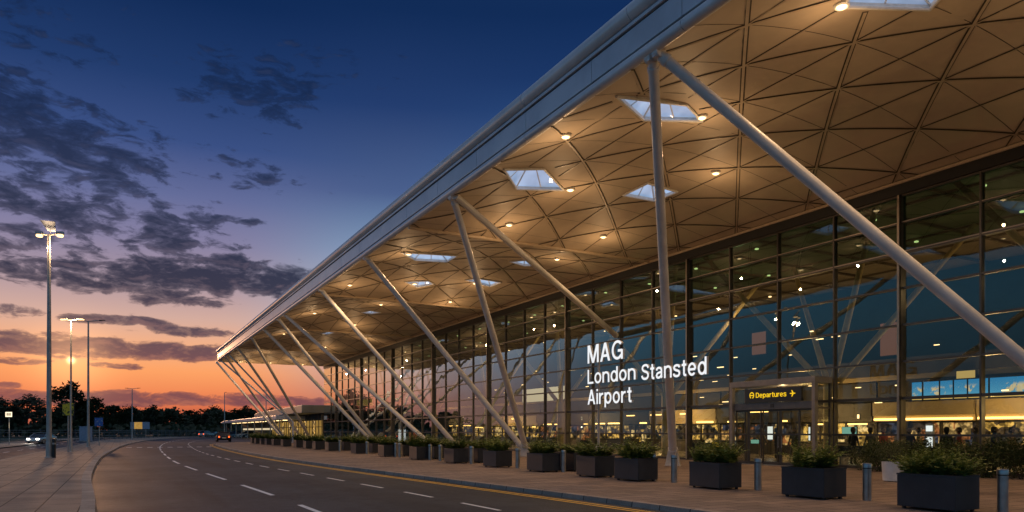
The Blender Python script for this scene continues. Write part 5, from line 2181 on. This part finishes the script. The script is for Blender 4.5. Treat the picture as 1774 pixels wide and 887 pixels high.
# ------------------------------------------------------------------ trees
def tree_parts(seed, H, Wd, n=2600, leaf=.34, conic=0.0):
    rg = random.Random(seed)
    tr = MB()
    tr.path([(0, 0, 0), (rg.uniform(-.1, .1), rg.uniform(-.1, .1), H * .25), (rg.uniform(-.3, .3), rg.uniform(-.3, .3), H * .55), (0, 0, H * .9)], [.32, .24, .15, .03], 8)
    cl = []
    for k in range(34):
        t = rg.random() ** .8
        z = H * (.14 + .80 * t)
        rad = Wd * (math.sin(math.pi * min(1, .12 + t * .86)) ** .7) * (1 - conic * t)
        a_ = rg.uniform(0, 6.28)
        rr = rad * rg.uniform(.25, 1.0)
        c = Vector((rr * math.cos(a_), rr * math.sin(a_), z))
        cl.append((c, rg.uniform(.55, 1.25) * Wd * .30))
        tr.path([(0, 0, z * .7), (c.x * .5, c.y * .5, z * .88), (c.x, c.y, z)], [.09, .05, .015], 5)
    cr_ = MB()
    for _ in range(n):
        c, r = rg.choice(cl)
        v = Vector((rg.gauss(0, 1), rg.gauss(0, 1), rg.gauss(0, .8)))
        v = v.normalized() * r * rg.uniform(.35, 1.15)
        p = c + v
        a_ = Vector((rg.gauss(0, 1), rg.gauss(0, 1), rg.gauss(0, 1))).normalized()
        b_ = a_.orthogonal().normalized()
        q = leaf * rg.uniform(.6, 1.3)
        cr_.add([p - a_ * q, p + b_ * q * .55, p + a_ * q, p - b_ * q * .55], [(0, 1, 2, 3)])
    return tr, cr_


TREES = []
for s, H, Wd, con in ((1, 10, 4.2, 0), (2, 10, 3.4, .3), (3, 10, 4.6, .1), (4, 10, 3.0, .5)):
    tr, cw = tree_parts(s, H, Wd, conic=con)
    TREES.append((mesh_of('trunk', tr, M['bark']), mesh_of('crown', cw, M['tree_leaf'])))


def tree(px, top, dep, label, kind, wide=1.0, name='tree'):
    d = ray(px, HZ)
    x, y = d.x * dep, d.y * dep
    H = (HZ - top) * dep / F + CH
    t_ = thing(name, label, 'tree', (x, y, -.03), random.uniform(0, 6.28), 'trees along the horizon')
    k = H / 10.0
    kw = max(k, .75) * wide
    t_.scale = (kw, kw, k)
    obj('trunk', TREES[kind][0], None, t_)
    obj('crown', TREES[kind][1], None, t_)


named = [(46, 684, 190, 'broad dark tree rising behind the silver car with headlights', 0, 1.3), (128, 664, 200, 'tallest dark tree of the treeline, behind the yellow sign', 0, 1.15),
         (160, 688, 205, 'dark tree leaning onto the tallest tree, behind the blue sign', 2, 1.1), (104, 704, 195, 'low dark tree between the broad tree and the tallest tree', 2, 1.0),
         (2, 690, 185, 'dark tree at the far end of the treeline by the lit box sign', 2, 1.0), (268, 703, 235, 'rounded dark tree right of the billboard', 0, 1.0),
         (225, 704, 215, 'dark tree behind the slim twin-arm lamp post', 2, 1.0), (197, 702, 215, 'dark tree right of the blue sign', 1, 1.2)]
for a in named:
    tree(*a)
row = [(248, 711), (290, 712), (308, 715), (325, 718), (341, 716), (356, 714), (372, 706), (386, 713), (402, 716), (416, 710), (427, 705), (440, 712), (455, 715), (470, 708), (486, 714), (500, 712), (514, 716), (530, 713), (545, 708)]
for k, (px, top) in enumerate(row):
    tree(px, top + random.uniform(-2, 2), 250 + random.uniform(-12, 20), f'dark tree in the far treeline, {ORD[k]} right of the billboard', random.choice((0, 1, 2, 2, 0, 3)), random.uniform(.9, 1.2))

# the wood behind and round to the left, one mass
wd = MB()
rg = random.Random(77)
src = []
for s in (21, 22):
    tr, cw = tree_parts(s, 10, 4.4, n=700, leaf=.6)
    src.append(cw)
spots2 = []
for k in range(46):
    a_ = R(-14 + k * 1.15)
    r_ = rg.uniform(262, 290)
    spots2.append((math.sin(a_) * r_, math.cos(a_) * r_, rg.uniform(.75, 1.0)))
for k in range(40):
    spots2.append((-130 + rg.uniform(-15, 15), 225 - k * 7.0, rg.uniform(.7, 1.15)))
for x, y, sc in spots2:
    cw = rg.choice(src)
    c_, s_ = math.cos(rg.uniform(0, 6.28)), math.sin(rg.uniform(0, 6.28))
    a2 = rg.uniform(0, 6.28)
    c_, s_ = math.cos(a2), math.sin(a2)
    wd.add([(x + (vx * c_ - vy * s_) * 1.25, y + (vx * s_ + vy * c_) * 1.25, vz * sc) for vx, vy, vz in cw.v], cw.f)
struct('distant_woodland', wd, M['tree_leaf'], kind='stuff')
un = MB()
for k in range(3200):
    a_ = R(rg.uniform(-20, 40))
    r_ = rg.uniform(215, 262)
    p = Vector((math.sin(a_) * r_, math.cos(a_) * r_, rg.uniform(0, 3.4)))
    if p.x > 20 and p.y < 215:
        continue
    d1 = Vector((rg.gauss(0, 1), rg.gauss(0, 1), rg.gauss(0, 1))).normalized()
    d2 = d1.orthogonal().normalized()
    un.add([p - d1 * .9, p + d2 * .6, p + d1 * .9, p - d2 * .6], [(0, 1, 2, 3)])
struct('undergrowth', un, M['tree_leaf'], kind='stuff')

# ------------------------------------------------------------------ camera and render settings
cam = bpy.data.cameras.new('camera')
co = bpy.data.objects.new('camera', cam)
COL.objects.link(co)
co.location = (0, 0, CH)
co.rotation_euler = (R(90), 0, -TH)
cam.sensor_width = 36
cam.lens = F / 1774 * 36
cam.shift_y = (HZ - 443.5) / 1774
cam.clip_start = .1
cam.clip_end = 4000
scene.camera = co
scene.view_settings.view_transform = 'Standard'
scene.view_settings.look = 'None'
scene.view_settings.exposure = 0
scene.view_settings.gamma = 1
scene.view_settings.use_curve_mapping = False
scene.render.engine = 'CYCLES'
cy = scene.cycles
cy.use_denoising = True
try:
    cy.denoiser = 'OPENIMAGEDENOISE'
except Exception:
    pass
cy.max_bounces = 8
cy.diffuse_bounces = 3
cy.glossy_bounces = 4
cy.transparent_max_bounces = 24
cy.sample_clamp_indirect = 4.0
cy.caustics_reflective = False
cy.caustics_refractive = False
cy.use_light_tree = True
